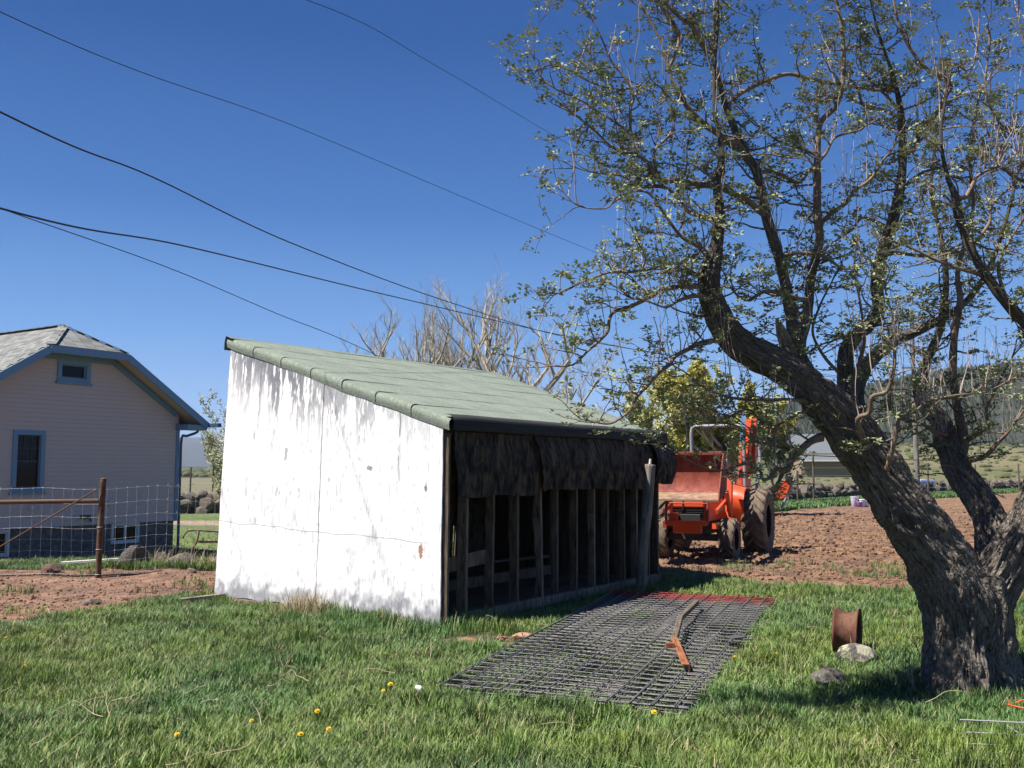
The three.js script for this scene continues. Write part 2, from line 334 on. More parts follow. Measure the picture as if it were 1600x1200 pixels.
// ---------------------------------------------------------------- shed
const SA = V(-0.707, 0, -9.822), SB = V(-3.593, 0, -11.83), SC = V(2.136, 0, -14.13), SD = V(-0.35, 0, -16.2);
const woodMat = (c, ru = 1, rv = 1) => new THREE.MeshStandardMaterial({ color: rgb(...c), map: rep(woodTex, ru, rv), bumpMap: rep(woodBump, ru, rv), bumpScale: 0.004, roughness: 0.9 });
{
  const shed = thing('shed', 'old lean-to shed with flaking white gable, green felt roof and open studded side', 'shed', [SA.x, 0, SA.z]);
  const dirS = SC.clone().sub(SA).normalize(), dirT = SB.clone().sub(SA).normalize(), out = V(dirS.z * -1, 0, dirS.x).normalize();
  if (out.dot(dirT) > 0) out.negate();                              // out of the open side
  const front = V(-dirT.z, 0, dirT.x).normalize(); if (front.z < 0) front.negate();   // out of the white gable
  const LS = SA.distanceTo(SC), LT = SA.distanceTo(SB);
  const P = (s, t, h) => { // s along the open side, t back from it (metres at the near gable), h up; relative to the corner
    const a = s / LS, b = t / LT;
    const p = V(0, 0, 0).addScaledVector(SC.clone().sub(SA), a * (1 - b)).addScaledVector(SB.clone().sub(SA), b * (1 - a)).addScaledVector(SD.clone().sub(SA), a * b);
    p.y = h; p.x += (0.008 + 0.032 * b) * h; return p;
  };
  const eaveH = 2.13, ridgeH = 3.20, topAt = t => lerp(eaveH, ridgeH, t / LT);
  // white gable: two painted plywood sheets
  const wallTex = (() => {
    const W = 1024, Hh = 1024;
    return [dataTex(W, Hh, (uu, vv) => {
      const x = uu * LT, y = vv * 3.3, top = lerp(ridgeH, eaveH, uu), dt = top - y;   // x from the tall end
      let k = 0.82 + 0.06 * fbm2(x * 2, y * 2, 4, 0, 3);
      let c = [k, k, k * 1.0];
      const mix = (q, a) => { for (let i = 0; i < 3; i++) c[i] = lerp(c[i], q[i], Math.max(0, Math.min(1, a))); };
      const flake = vn2(x * 34, y * 11, 0, 6) * 0.6 + vn2(x * 80, y * 22, 0, 7) * 0.4 + 0.35 * fbm2(x * 1.6, y * 1.6, 4, 0, 9);
      mix([0.46, 0.46, 0.48], smooth(0.42, 0.62, flake) * 0.6);                     // chipped paint
      mix([0.95, 0.95, 0.95], smooth(-0.5, -0.75, flake) * 0.5);
      // mildew runs below the verge
      const dens = 0.25 + 0.85 * Math.exp(-Math.pow((x - 0.75) / 0.75, 2)) + 0.35 * Math.exp(-Math.pow((x - 2.2) / 0.8, 2));
      const len = 0.22 + 1.15 * dens * Math.pow(0.5 + 0.5 * vn2(x * 5.5, 0.2, 0, 31), 1.3);
      const st = fbm2(x * 22, y * 3.2, 4, 0, 33) + 0.5 * fbm2(x * 60, y * 16, 3, 0, 34);
      mix([0.105, 0.115, 0.14], Math.min(1, dens * 1.2) * smooth(-0.12, 0.28, st + 0.40 * (1 - dt / len)) * smooth(1.5, 0.2, dt / len) * 0.9);
      for (const [sx, ln, st0] of [[0.62, 1.5, 0.8], [0.95, 0.9, 0.7], [1.74, 0.8, 0.5], [2.32, 0.5, 0.6], [2.92, 1.4, 0.9], [0.1, 0.6, 0.8]]) {
        const w = 0.02 + 0.02 * vn2(y * 7, sx * 9, 0, 36), dx = Math.abs(x - sx + 0.025 * fbm2(y * 3, sx * 5, 3, 0, 35));
        mix([0.15, 0.155, 0.18], st0 * smooth(w * 1.6, w * 0.3, dx) * smooth(ln, ln * 0.15, dt) * smooth(-0.5, 0.3, fbm2(x * 50, y * 9, 3, 0, 37)));
      }
      // splash dirt and bare wood at the foot
      const foot = y - 0.06, fr = fbm2(x * 9, y * 9, 4, 0, 44) + 0.6 * fbm2(x * 26, y * 7, 2, 0, 47);
      mix([0.20, 0.20, 0.23], smooth(0.34, 0.02, foot + 0.26 * fr) * 0.85);
      mix([0.34, 0.345, 0.38], smooth(0.2, 0.55, fbm2(x * 3.1, y * 1.7, 4, 0, 48) + 0.35 * fbm2(x * 18, y * 8, 3, 0, 49)) * 0.55 * smooth(1.6, 0.5, y));
      // grey flakes where the top ply has lifted
      mix([0.40, 0.39, 0.40], smooth(0.60, 0.74, fbm2(x * 15, y * 6, 4, 0, 51) * 1.1 + 0.4 * fbm2(x * 1.5, y * 1.5, 3, 0, 53)) * 0.7);
      for (const [cx, cy, rx, ry, q] of [[3.25, 0.78, 0.035, 0.075, [0.36, 0.2, 0.15]], [2.5, 1.62, 0.05, 0.03, [0.3, 0.3, 0.3]], [3.3, 1.42, 0.02, 0.05, [0.25, 0.22, 0.2]], [1.15, 1.78, 0.03, 0.09, [0.4, 0.4, 0.42]], [0.56, 2.02, 0.02, 0.06, [0.4, 0.4, 0.42]]])
        mix(q, smooth(1.1, 0.7, Math.hypot((x - cx) / rx, (y - cy) / ry) + 0.5 * fbm2(x * 40, y * 40, 2, 0, 52)));
      const crack = Math.abs(y - (0.98 - 0.035 * x + 0.03 * fbm2(x * 2.5, 1, 4, 0, 54))); mix([0.28, 0.25, 0.24], smooth(0.007, 0.002, crack) * (x < 3.35 ? 0.8 : 0));
      mix([0.3, 0.3, 0.32], smooth(0.012, 0.004, Math.abs(x - 1.75 + 0.012 * y)) * smooth(0.5, 0.8, y) * 0.35);
      return c;
    }, true, false),
    dataTex(1024, 1024, (uu, vv) => { const x = uu * LT, y = vv * 3.3; return 0.5 + 0.22 * (vn2(x * 34, y * 11, 0, 6) * 0.6 + vn2(x * 80, y * 22, 0, 7) * 0.4) + 0.2 * fbm2(x * 12, y * 5, 4, 0, 58); }, false, false)];
  })();
  tick('walltex'); const paint = new THREE.MeshStandardMaterial({ map: wallTex[0], bumpMap: wallTex[1], bumpScale: 0.012, roughness: 0.8 });
  const seamT = LT * 0.505;
  for (const [t0, t1, lift] of [[0.0, seamT - 0.006, 0.0], [seamT + 0.006, LT, 0.06]]) {
    const prof = (k) => grid(14, 30, (a, b) => {
      const t = lerp(t1, t0, a), h0 = 0.03 + lift + 0.022 * fbm2(t * 7, 2, 3, 0, 3), h = lerp(h0, topAt(t) - 0.035, b);
      const e = (a < 0.01 || a > 0.99) ? 0.006 * fbm2(h * 9, t, 3, 0, 71) : 0, q = P(0, t + e, h);
      return q.addScaledVector(front, k + 0.01 * fbm2(t * 1.4, h * 1.2, 2, 0, 6)).toArray();
    }, (a, b) => { const t = lerp(t1, t0, a); return [1 - t / LT, lerp(0.03 + lift, topAt(t) - 0.035, b) / 3.3]; });
    const f = prof(0.03), bk = prof(0.014); bk.setIndex(Array.from(bk.index.array).reverse()); bk.computeVertexNormals();
    const rim = []; const FP = f.attributes.position, BP = bk.attributes.position, ring = [];
    for (let i = 0; i <= 14; i++) ring.push(i); for (let j = 1; j <= 30; j++) ring.push(j * 15 + 14); for (let i = 13; i >= 0; i--) ring.push(30 * 15 + i); for (let j = 29; j >= 0; j--) ring.push(j * 15);
    const rp = [], ri = [], ru = [];
    for (let i = 0; i < ring.length; i++) { const v = ring[i]; rp.push(FP.getX(v), FP.getY(v), FP.getZ(v), BP.getX(v), BP.getY(v), BP.getZ(v)); ru.push(f.attributes.uv.getX(v), f.attributes.uv.getY(v), f.attributes.uv.getX(v), f.attributes.uv.getY(v)); if (i) { const o = 2 * i; ri.push(o - 2, o - 1, o, o - 1, o + 1, o); } }
    const rg = new THREE.BufferGeometry(); rg.setAttribute('position', new THREE.Float32BufferAttribute(rp, 3)); rg.setAttribute('uv', new THREE.Float32BufferAttribute(ru, 2)); rg.setIndex(ri); rg.computeVertexNormals();
    part(shed, 'wall_panel', mergeGeometries([f, bk, rg]), paint);
  }
  // wall frame: sill, studs, plates, back boards
  const dark = woodMat([0.18, 0.135, 0.092], 1, 1), grey = woodMat([0.27, 0.215, 0.155], 1, 1), black = dark;
  const bar = (a, b, w, h, m, name, roll) => part(shed, name, uvBox(beam(a, b, w, h, roll), 1), m);
  bar(P(0, 0.02, 0.08), P(LS, 0.02, 0.06), 0.09, 0.10, grey, 'sill');
  bar(P(-0.02, LT + 0.1, 0.05), P(-0.02, LT * 0.52, 0.04), 0.09, 0.08, grey, 'sill');
  bar(P(0.02, LT + 0.02, 0.06), P(LS, LT + 0.02, 0.06), 0.09, 0.1, black, 'sill');
  bar(P(0, 0.06, eaveH - 0.12), P(LS, 0.06, eaveH - 0.12), 0.09, 0.09, dark, 'top_plate');
  bar(P(0.05, 0.16, 0.60), P(1.0, 0.16, 0.66), 0.03, 0.15, grey, 'nailing_board');
  bar(P(1.2, 0.9, 0.26), P(3.3, 0.7, 0.30), 0.05, 0.12, dark, 'floor_board');
  bar(P(0.9, 1.6, 0.42), P(3.9, 1.2, 0.40), 0.18, 0.03, dark, 'floor_board');
  const studAt = [0.004, 0.081, 0.174, 0.272, 0.376, 0.442, 0.533, 0.623, 0.695, 0.788, 0.861, 0.937, 0.995];
  const RS = mulberry(77);
  studAt.forEach((a, i) => {
    const n = 26, lean = (RS() - 0.5) * 0.05 + (i === 4 ? -0.09 : 0), wav = [0, 0.1, 0.5, 0.9, 1, 0.3, 0.5, 0.3, 0.2, 0.5, 0.2, 0.1, 0][i], ph = RS() * 20, deep = 0.10 + 0.02 * RS();
    const g = grid(4, n, (u, v) => { // four faces, the inner edge wavering where bark and old boarding are left
      const h = lerp(0.12, eaveH - 0.16, v), s = a * LS + 0.02 + lean * (v - 0.0), w = deep * (1 + 0.45 * wav * fbm2(h * 3.2 + ph, 1, 3, 0, 4)), th = 0.04;
      const k = Math.round(u * 4) % 4; const ss = (k === 0 || k === 3) ? s - th : s, tt = (k === 0 || k === 1) ? 0.0 : w;
      return P(ss, tt, h).toArray();
    }, (u, v) => [u * 0.3 + i * 0.37, v * 2]);
    part(shed, 'stud', toCreasedNormals(g, 0.5), i % 3 === 1 ? grey : dark);
  });
  const nB = 21; for (let i = 0; i < nB; i++) { // upright boards of the back wall; two stand apart at the foot and let the day in
    const s0 = i / nB * LS + (i === 17 ? 0.06 : 0), s1 = (i + 1) / nB * LS - 0.004, h1 = topAt(LT) - 0.14;
    const g = grid(4, 1, (u, v) => { const k = Math.round(u * 4) % 4; return P((k === 0 || k === 3) ? s0 : s1, k < 2 ? LT - 0.02 : LT, v ? h1 : 0.06).toArray(); }, (u, v) => [u * 0.3 + i * 0.31, v * 3]);
    part(shed, 'back_board', toCreasedNormals(g, 0.5), black);
  }
  { // lining behind the boards, torn open at the foot
    const q = (h0, h1, s0, s1, t) => { const a = P(s0, t, h0), b = P(s1, t, h0), c = P(s1, t, h1), d = P(s0, t, h1); return grid(1, 1, (u, v) => (v < 0.5 ? (u < 0.5 ? a : b) : (u < 0.5 ? d : c)).toArray()); };
    const lining = [q(0.0, ridgeH - 0.12, -0.0, 4.17, LT + 0.03), q(0.0, ridgeH - 0.12, 4.24, LS, LT + 0.03), q(0.0, 0.12, 4.17, 4.24, LT + 0.03), q(0.72, ridgeH - 0.12, 4.17, 4.24, LT + 0.03)];
    part(shed, 'back_lining', mergeGeometries(lining), black);
    part(shed, 'far_gable', grid(6, 1, (u, v) => P(LS - 0.02, u * LT, v ? topAt(u * LT) - 0.12 : 0.02).toArray()), black);
    part(shed, 'dirt_floor', grid(4, 4, (u, v) => P(u * LS * 0.98 + 0.03, v * LT * 0.96 + 0.06, 0.05 + 0.03 * vn2(u * 9, v * 9)).toArray()), new THREE.MeshStandardMaterial({ color: rgb(0.24, 0.14, 0.093), map: soilTex, roughness: 1 }));
  }
  // roof of felt strips laid from the eave up, each lapping the one below and turned down over the verge
  const feltTex = dataTex(512, 512, (u, v) => { const k = 0.82 + 0.26 * vn2(u * 230, v * 230, 230, 3) + 0.22 * vn2(u * 110, v * 110, 110, 4) + 0.12 * vn2(u * 50, v * 50, 50, 14) + 0.16 * fbm2(u * 5, v * 5, 4, 5, 8); return [k * 0.97, k, k * 0.94]; }, true);
  const feltBump = dataTex(512, 512, (u, v) => 0.5 + 0.4 * vn2(u * 230, v * 230, 230, 3));
  const felt = new THREE.MeshStandardMaterial({ color: rgb(0.235, 0.27, 0.23), map: feltTex, bumpMap: feltBump, bumpScale: 0.004, roughness: 0.95 });
  const tarBlack = new THREE.MeshStandardMaterial({ color: rgb(0.045, 0.046, 0.042), map: rep(grain, 2, 2), roughness: 0.9 });  // near-black colour, shared by the seam tar and the eave fold
  const over = 0.05, NS = 7, tEnd = LT + 0.06, t0r = -0.10;
  const roofH = t => topAt(t) + 0.03;
  for (let k = 0; k < NS; k++) {
    const a = lerp(t0r, tEnd, k / NS), b = lerp(t0r, tEnd, (k + 1) / NS) + (k < NS - 1 ? 0.05 : 0);
    const cols = [[-over + 0.012, -0.125], [-over + 0.006, -0.095], [-over, -0.06], [-over + 0.008, -0.032], [-over + 0.026, -0.012], [-over + 0.06, -0.002], [-over + 0.14, 0], [0.5, 0], [1.2, 0], [2.0, 0], [2.9, 0], [3.9, 0], [4.6, 0], [LS + 0.0, 0], [LS + 0.06, -0.03], [LS + 0.08, -0.09]];
    const rows = [[a, -0.003], [a, 0.003], [a + 0.01, 0.0035], [lerp(a, b, 0.35), 0.002], [lerp(a, b, 0.7), 0.001], [b, 0.0]];
    const g = grid(cols.length - 1, rows.length - 1, (u, v) => {
      const c = cols[Math.round(u * (cols.length - 1))], r = rows[Math.round(v * (rows.length - 1))];
      const wv = 0.007 * fbm2(c[0] * 1.3 + k, r[0] * 2, 3, 0, 5), verge = c[1] < -0.05 ? 0.012 * fbm2(r[0] * 12, c[0] + k, 2, 0, 6) : 0;
      const q = P(Math.max(0, c[0]), r[0], roofH(r[0]) + c[1] + r[1] + wv + verge + 0.008 * fbm2(c[0] * 3, r[0] * 3, 2, 0, 9));
      if (c[0] < 0) q.addScaledVector(front, -c[0]);
      return q.toArray();
    }, (u, v) => { const c = cols[Math.round(u * (cols.length - 1))], r = rows[Math.round(v * (rows.length - 1))]; return [(c[0] - c[1]) / 0.9, r[0] / 0.9]; });
    part(shed, 'roof_strip', toCreasedNormals(g, 1.0), felt);
    if (k) part(shed, 'seam_tar', sweep([...cols.slice(0, 7), [0.30, 0], [0.42, 0]].map((c, i) => { const q = P(Math.max(0, c[0]), a + (i > 5 ? 0.012 * (i - 5) : 0), roofH(a) + c[1] + 0.006); if (c[0] < 0) q.addScaledVector(front, -c[0] + 0.002); return [q.x, q.y, q.z, 0.0045]; }), 5, 0.03), tarBlack);
  }
  part(shed, 'roof_deck', grid(8, 8, (u, v) => P(u * LS, v * LT, topAt(v * LT) - 0.03).toArray()), black);
  part(shed, 'ridge_cap', toCreasedNormals(grid(12, 4, (u, v) => { const p = P(u * (LS + 0.05), tEnd - 0.09 + [0, 0.05, 0.10, 0.12, 0.12][Math.round(v * 4)], roofH(tEnd) + [-0.024, -0.004, 0.012, -0.06, -0.16][Math.round(v * 4)] + 0.003 * vn2(u * 9, 1)); if (u < 0.01) p.addScaledVector(front, over + 0.01); return p.toArray(); }), 0.5), felt);
  // felt turned down over the eave, coloured near-black unlike the green strips; pale batten below part
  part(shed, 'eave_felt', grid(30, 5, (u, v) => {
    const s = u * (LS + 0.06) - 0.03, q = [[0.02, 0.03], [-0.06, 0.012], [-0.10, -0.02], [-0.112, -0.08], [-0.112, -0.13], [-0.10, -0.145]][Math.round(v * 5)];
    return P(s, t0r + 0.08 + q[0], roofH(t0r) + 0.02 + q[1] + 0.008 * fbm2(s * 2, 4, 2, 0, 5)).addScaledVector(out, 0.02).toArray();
  }), tarBlack);
  bar(P(1.2, -0.045, eaveH - 0.14), P(3.6, -0.045, eaveH - 0.15), 0.02, 0.035, woodMat([0.32, 0.30, 0.27], 1, 1), 'batten');
  bar(P(0.03, -0.02, 0.1), P(0.03, -0.02, eaveH - 0.15), 0.05, 0.05, black, 'corner_stud');
  // old tar paper hanging over the upper half of the open side
  const paperTex = dataTex(512, 512, (u, v) => {
    const a = fbm2(u * 6, v * 6, 5, 0, 5), b = fbm2(u * 34, v * 10, 4, 0, 6); let k = 0.42 + 0.7 * a + 0.9 * b;
    const pale = smooth(0.24, 0.45, fbm2(u * 4.2, v * 3, 4, 0, 15)), ru = smooth(0.3, 0.5, fbm2(u * 5, v * 5, 3, 0, 19));
    return [lerp(k * 0.9, 1.7, pale * 0.5) + ru * 0.7, lerp(k * 0.85, 1.6, pale * 0.5) + ru * 0.45, lerp(k * 0.8, 1.55, pale * 0.5)].map(q => q * 0.5);
  }, true);
  const paper = new THREE.MeshStandardMaterial({ color: rgb(0.21, 0.16, 0.112), map: paperTex, bumpMap: barkBump, bumpScale: 0.04, roughness: 0.95, side: THREE.DoubleSide });
  for (const [s0, s1, hb, bulge, sd, sk] of [[0.10, 1.62, 1.33, 0.03, 1, 0], [1.58, 2.05, 1.35, 0.05, 2, 0.20], [1.98, 3.75, 1.37, 0.06, 3, 0.12], [3.7, 4.72, 1.33, 0.05, 4, 0], [4.66, 5.26, 1.40, 0.13, 5, 0]]) {
    const sheet = off => grid(40, 22, (u, v) => {
      const h = lerp(hb + 0.05 * fbm2((s0 + u * (s1 - s0)) * 2.2, sd, 4, 0, 9), eaveH - 0.13, v), lo = 1 - v;
      const s = lerp(s0, s1, u) + lo * sk * (1 - 0.5 * u) + 0.02 * fbm2(h * 4, sd, 2, 0, 8) * (u < 0.03 || u > 0.97 ? 1.6 : 0);
      const crum = 0.05 * fbm2(s * 3.2, h * 2.2, 4, 0, 20 + sd) + 0.03 * fbm2(s * 14, h * 4, 3, 0, 30) + bulge * Math.sin(v * Math.PI * 0.9) + bulge * 0.8 * lo;
      return P(s, -0.02, h).addScaledVector(out, 0.03 + Math.max(0, crum) + off).toArray();
    }, (u, v) => [lerp(s0, s1, u), v * 0.7]);
    const f = sheet(0.012), b = sheet(0); b.setIndex(Array.from(b.index.array).reverse()); b.computeVertexNormals();
    part(shed, 'tar_paper', mergeGeometries([f, b]), paper);
  }
  // weathered stake standing just outside the open side
  const st = thing('fence_stake', 'grey split stake with a pale peg on top standing against the open shed side', 'stake', [SA.x, 0, SA.z]);
  const base = P(0.775 * LS, 0, 0).addScaledVector(out, 0.28), tp = P(0.795 * LS, 0, 1.68).addScaledVector(out, 0.36);
  st.position.set(SA.x + base.x, 0, SA.z + base.z); tp.sub(base);
  part(st, 'post', sweep([[0, -0.05, 0, 0.085], [0.01, 0.5, 0, 0.08], [tp.x * 0.6, 1.1, tp.z * 0.6, 0.078], [tp.x, tp.y, tp.z, 0.072]], 10, 0.06, (s, a, r) => 0.012 * vn2(Math.cos(a) * 2, Math.sin(a) * 2 + s * 0.6, 0, 3) + (a > 2 && a < 4 ? -0.012 : 0)), new THREE.MeshStandardMaterial({ color: rgb(0.26, 0.235, 0.20), map: rep(woodTex, 1, 1), bumpMap: woodBump, bumpScale: 0.005, roughness: 0.95 }));
  part(st, 'peg', rod(V(tp.x, tp.y - 0.02, tp.z), V(tp.x + 0.01, tp.y + 0.075, tp.z), 0.02, 8, 0.017), mat([0.6, 0.55, 0.45], 0.8));
  // timber left lying at the shed's corner
  single('timber_offcut', 'short weathered timber lying in the grass at the tall white corner of the shed', 'timber', uvBox(beam(V(-0.2, 0.05, 0.1), V(0.28, 0.09, -0.06), 0.12, 0.08), 1), woodMat([0.30, 0.26, 0.21], 1, 1), [-3.72, 0, -11.65]);
}
tick('shed');
// ---------------------------------------------------------------- house behind the fence
{
  const O = V(-8.694, -0.647, -25), W = 5.84, DEPTH = 9;
  const hs = thing('house', 'pink clapboard house with blue trim and clipped gable behind the wire fence', 'house', O.toArray());
  hs.rotation.y = Math.atan2(0.537, 0.844) + Math.PI / 2;        // local +x runs left along the gable, +z out of it
  // local frame: x from the right corner along the gable, y up, z out of the gable wall
  const ex = V(-0.537, 0, 0.844).normalize(), ez = V(0.844, 0, 0.537).normalize();
  hs.matrixAutoUpdate = true; hs.quaternion.setFromRotationMatrix(new THREE.Matrix4().makeBasis(ex, V(0, 1, 0), ex.clone().cross(V(0, 1, 0))));
  const zs = ez.dot(ex.clone().cross(V(0, 1, 0))) > 0 ? 1 : -1;   // outward sign of local z
  const eave = 3.42, slope = 0.64, mid = W / 2, rakeZ = 0.5, clipY = 5.06;
  const roofY = x => eave + 0.06 + (mid - Math.abs(x - mid) + 0.54) * slope;
  const Z = z => z * zs;
  const pink = new THREE.MeshStandardMaterial({ color: rgb(0.54, 0.435, 0.405), roughness: 0.75 });
  const blue = new THREE.MeshStandardMaterial({ color: rgb(0.15, 0.26, 0.38), roughness: 0.6 });
  const conc = new THREE.MeshStandardMaterial({ color: rgb(0.26, 0.25, 0.24), map: grain, bumpMap: grain, bumpScale: 0.01, roughness: 0.95 });
  const soff = new THREE.MeshStandardMaterial({ color: rgb(0.55, 0.42, 0.34), roughness: 0.8 });
  const glass = new THREE.MeshPhysicalMaterial({ color: rgb(0.012, 0.012, 0.014), roughness: 0.08, specularIntensity: 0.35 });
  const white = mat([0.55, 0.56, 0.58], 0.5);
  const wallTop = x => Math.min(clipY - 0.12, roofY(x) - 0.14);
  // windows: x0, x1, y0, y1
  const openings = [[3.76, 4.31, 1.86, 3.04], [2.70, 3.33, 4.40, 4.72], [1.12, 1.80, 0.52, 0.92], [4.42, 5.0, 0.42, 0.90]];
  // clapboards: each course a sloping strip with its own lower edge, cut round the windows
  const laps = []; const lapH = 0.102;
  for (let y = 1.0, k = 0; y < clipY; y += lapH, k++) {
    let x0 = 0, x1 = W; const ym = y + lapH;
    if (wallTop(0) < ym) { const xa = (ym + 0.14 - eave - 0.06) / slope - 0.54; x0 = Math.max(0, xa); x1 = W - x0; }
    if (ym > clipY - 0.1 || x0 >= x1) break;
    let segs = [[x0, x1]];
    for (const [a, b, c, d] of openings) if (ym > c - 0.02 && y < d + 0.02) segs = segs.flatMap(([p, q]) => [[p, Math.min(q, a)], [Math.max(p, b), q]].filter(s => s[1] - s[0] > 0.01));
    for (const [p, q] of segs) {
      const A = [[y, 0.026], [y + 0.001, 0.0], [ym, 0.008]];
      laps.push(grid(1, 1, (u, v) => [u ? q : p, v ? ym + 0.012 : y, Z(v ? 0.006 : 0.026)], (u, v) => [(u ? q : p) + k * 0.37, (v ? ym : y)]));
      laps.push(grid(1, 1, (u, v) => [u ? q : p, y, Z(v ? 0.026 : 0.0)], (u, v) => [(u ? q : p), y]));
    }
  }
  part(hs, 'clapboards', mergeGeometries(laps), pink);
  part(hs, 'wall', mergeGeometries([uvBox(box(0.14, eave - 1.0, DEPTH, 0.08, 1.0 + (eave - 1) / 2, Z(-DEPTH / 2 - 0.01))), uvBox(box(0.14, eave - 1.0, DEPTH, W - 0.08, 1.0 + (eave - 1) / 2, Z(-DEPTH / 2 - 0.01)))]), pink);
  { // gable backing just behind the boards, with window holes
    const s = new THREE.Shape(); s.moveTo(0, 1.0); s.lineTo(W, 1.0); s.lineTo(W, wallTop(W)); const xc = (clipY - 0.06 - eave) / slope - 0.54 + 0.03; s.lineTo(W - xc, clipY - 0.12); s.lineTo(xc, clipY - 0.12); s.lineTo(0, wallTop(0)); s.closePath();
    for (const [a, b, c, d] of openings.slice(0, 2)) { const h = new THREE.Path(); h.moveTo(a, c); h.lineTo(a, d); h.lineTo(b, d); h.lineTo(b, c); h.closePath(); s.holes.push(h); }
    const g = new THREE.ExtrudeGeometry(s, { depth: 0.1, bevelEnabled: false }); g.translate(0, 0, zs > 0 ? -0.1 : 0); part(hs, 'gable_sheathing', g, pink);
    const f = new THREE.Shape(); f.moveTo(0.03, -0.4); f.lineTo(W - 0.03, -0.4); f.lineTo(W - 0.03, 0.995); f.lineTo(0.03, 0.995); f.closePath();
    for (const [a, b, c, d] of openings.slice(2)) { const h = new THREE.Path(); h.moveTo(a, c); h.lineTo(a, d); h.lineTo(b, d); h.lineTo(b, c); h.closePath(); f.holes.push(h); }
    const fg = new THREE.ExtrudeGeometry(f, { depth: 0.2, bevelEnabled: false }); fg.translate(0, 0, zs > 0 ? -0.23 : 0.03); part(hs, 'foundation', fg, conc);
    part(hs, 'foundation', uvBox(box(0.2, 1.4, DEPTH - 0.3, 0.14, 0.295, Z(-DEPTH / 2 - 0.2))), conc);
    part(hs, 'skirt_board', box(W + 0.04, 0.05, 0.04, W / 2, 0.985, Z(0.012)), pink);
  }
  for (const [i, [a, b, c, d]] of openings.entries()) {
    const fw = i < 2 ? 0.10 : 0.05, m = i < 2 ? blue : white, zf = i < 2 ? 0.03 : -0.01, cx = (a + b) / 2, cy = (c + d) / 2;
    const win = part(hs, 'window', box(b - a + 0.02, d - c + 0.02, 0.012, cx, cy, Z(-0.045)), glass);
    part(win, 'frame', mergeGeometries([box(fw, d - c + 2 * fw, 0.05, a - fw / 2, cy, Z(zf)), box(fw, d - c + 2 * fw, 0.05, b + fw / 2, cy, Z(zf)), box(b - a, fw, 0.05, cx, d + fw / 2, Z(zf)), box(b - a + (i < 2 ? 2 * fw + 0.08 : 0), i < 2 ? 0.05 : fw, 0.08, cx, c - (i < 2 ? 0.12 : fw / 2), Z(zf + 0.015)), box(b - a, fw * 0.95, 0.05, cx, c - fw / 2, Z(zf))]), m);
    const sash = [box(0.03, d - c, 0.03, a + 0.015, cy, Z(-0.03)), box(0.03, d - c, 0.03, b - 0.015, cy, Z(-0.03)), box(b - a, 0.03, 0.03, cx, d - 0.015, Z(-0.031)), box(b - a, 0.03, 0.03, cx, c + 0.015, Z(-0.031))];
    if (i === 0) { sash.push(box(b - a, 0.035, 0.035, cx, cy, Z(-0.032))); for (const k of [1 / 3, 2 / 3]) sash.push(box(0.014, (d - c) / 2, 0.02, lerp(a, b, k), cy + (d - c) / 4, Z(-0.034))); sash.push(box(b - a, 0.014, 0.02, cx, lerp(cy, d, 0.5), Z(-0.035))); }
    if (i >= 2) sash.push(box(0.05, d - c, 0.035, cx, cy, Z(-0.032)));
    part(win, 'sash', mergeGeometries(sash), i >= 2 ? white : i === 0 ? mat([0.05, 0.06, 0.075], 0.6) : blue);
  }
  part(hs, 'corner_board', box(0.09, eave - 1.0 + 0.1, 0.09, 0.02, 1.0 + (eave - 1.0) / 2, Z(0.0)), blue);
  // frieze boards under the soffit
  const fz = (xa, ya, xb, yb) => beam(V(xa, ya, Z(0.035)), V(xb, yb, Z(0.035)), 0.03, 0.13);
  const xc = (clipY - eave - 0.06) / slope - 0.54;
  part(hs, 'frieze', mergeGeometries([fz(0.1, roofY(0.1) - 0.2, xc + 0.05, clipY - 0.19), fz(xc, clipY - 0.19, W - xc, clipY - 0.19), fz(W - 0.1, roofY(0.1) - 0.2, W - xc - 0.05, clipY - 0.19)]), blue);
  // roof planes
  const ridgeY = roofY(mid), zr = -0.6, zb = -DEPTH - 0.5;
  const quad = (p) => { const g = new THREE.BufferGeometry(); g.setAttribute('position', new THREE.Float32BufferAttribute(p.flat(), 3)); g.setAttribute('uv', new THREE.Float32BufferAttribute(p.flatMap(q => [q[0], q[1]]), 2)); const ix = []; for (let i = 1; i < p.length - 1; i++) ix.push(0, i, i + 1); g.setIndex(ix); g.computeVertexNormals(); return g; };
  const eR = -0.54, eL = W + 0.54, yE = eave + 0.06, yC = clipY, xR = xc, xL = W - xc;
  const planeR = [[eR, yE, Z(rakeZ)], [xR, yC, Z(rakeZ)], [mid, ridgeY, Z(zr)], [mid, ridgeY, Z(zb)], [eR, yE, Z(zb)]];
  const planeL = [[eL, yE, Z(rakeZ)], [xL, yC, Z(rakeZ)], [mid, ridgeY, Z(zr)], [mid, ridgeY, Z(zb)], [eL, yE, Z(zb)]];
  const hip = [[xR, yC, Z(rakeZ)], [xL, yC, Z(rakeZ)], [mid, ridgeY, Z(zr)]];
  const roof = part(hs, 'roof', mergeGeometries([quad(planeR), quad(planeL), quad(hip)]), mat([0.12, 0.13, 0.12], 0.95));
  part(hs, 'soffit', mergeGeometries([planeR, planeL, hip].map(p => { const g = quad(p); g.translate(0, -0.1, 0); return g; })), soff);
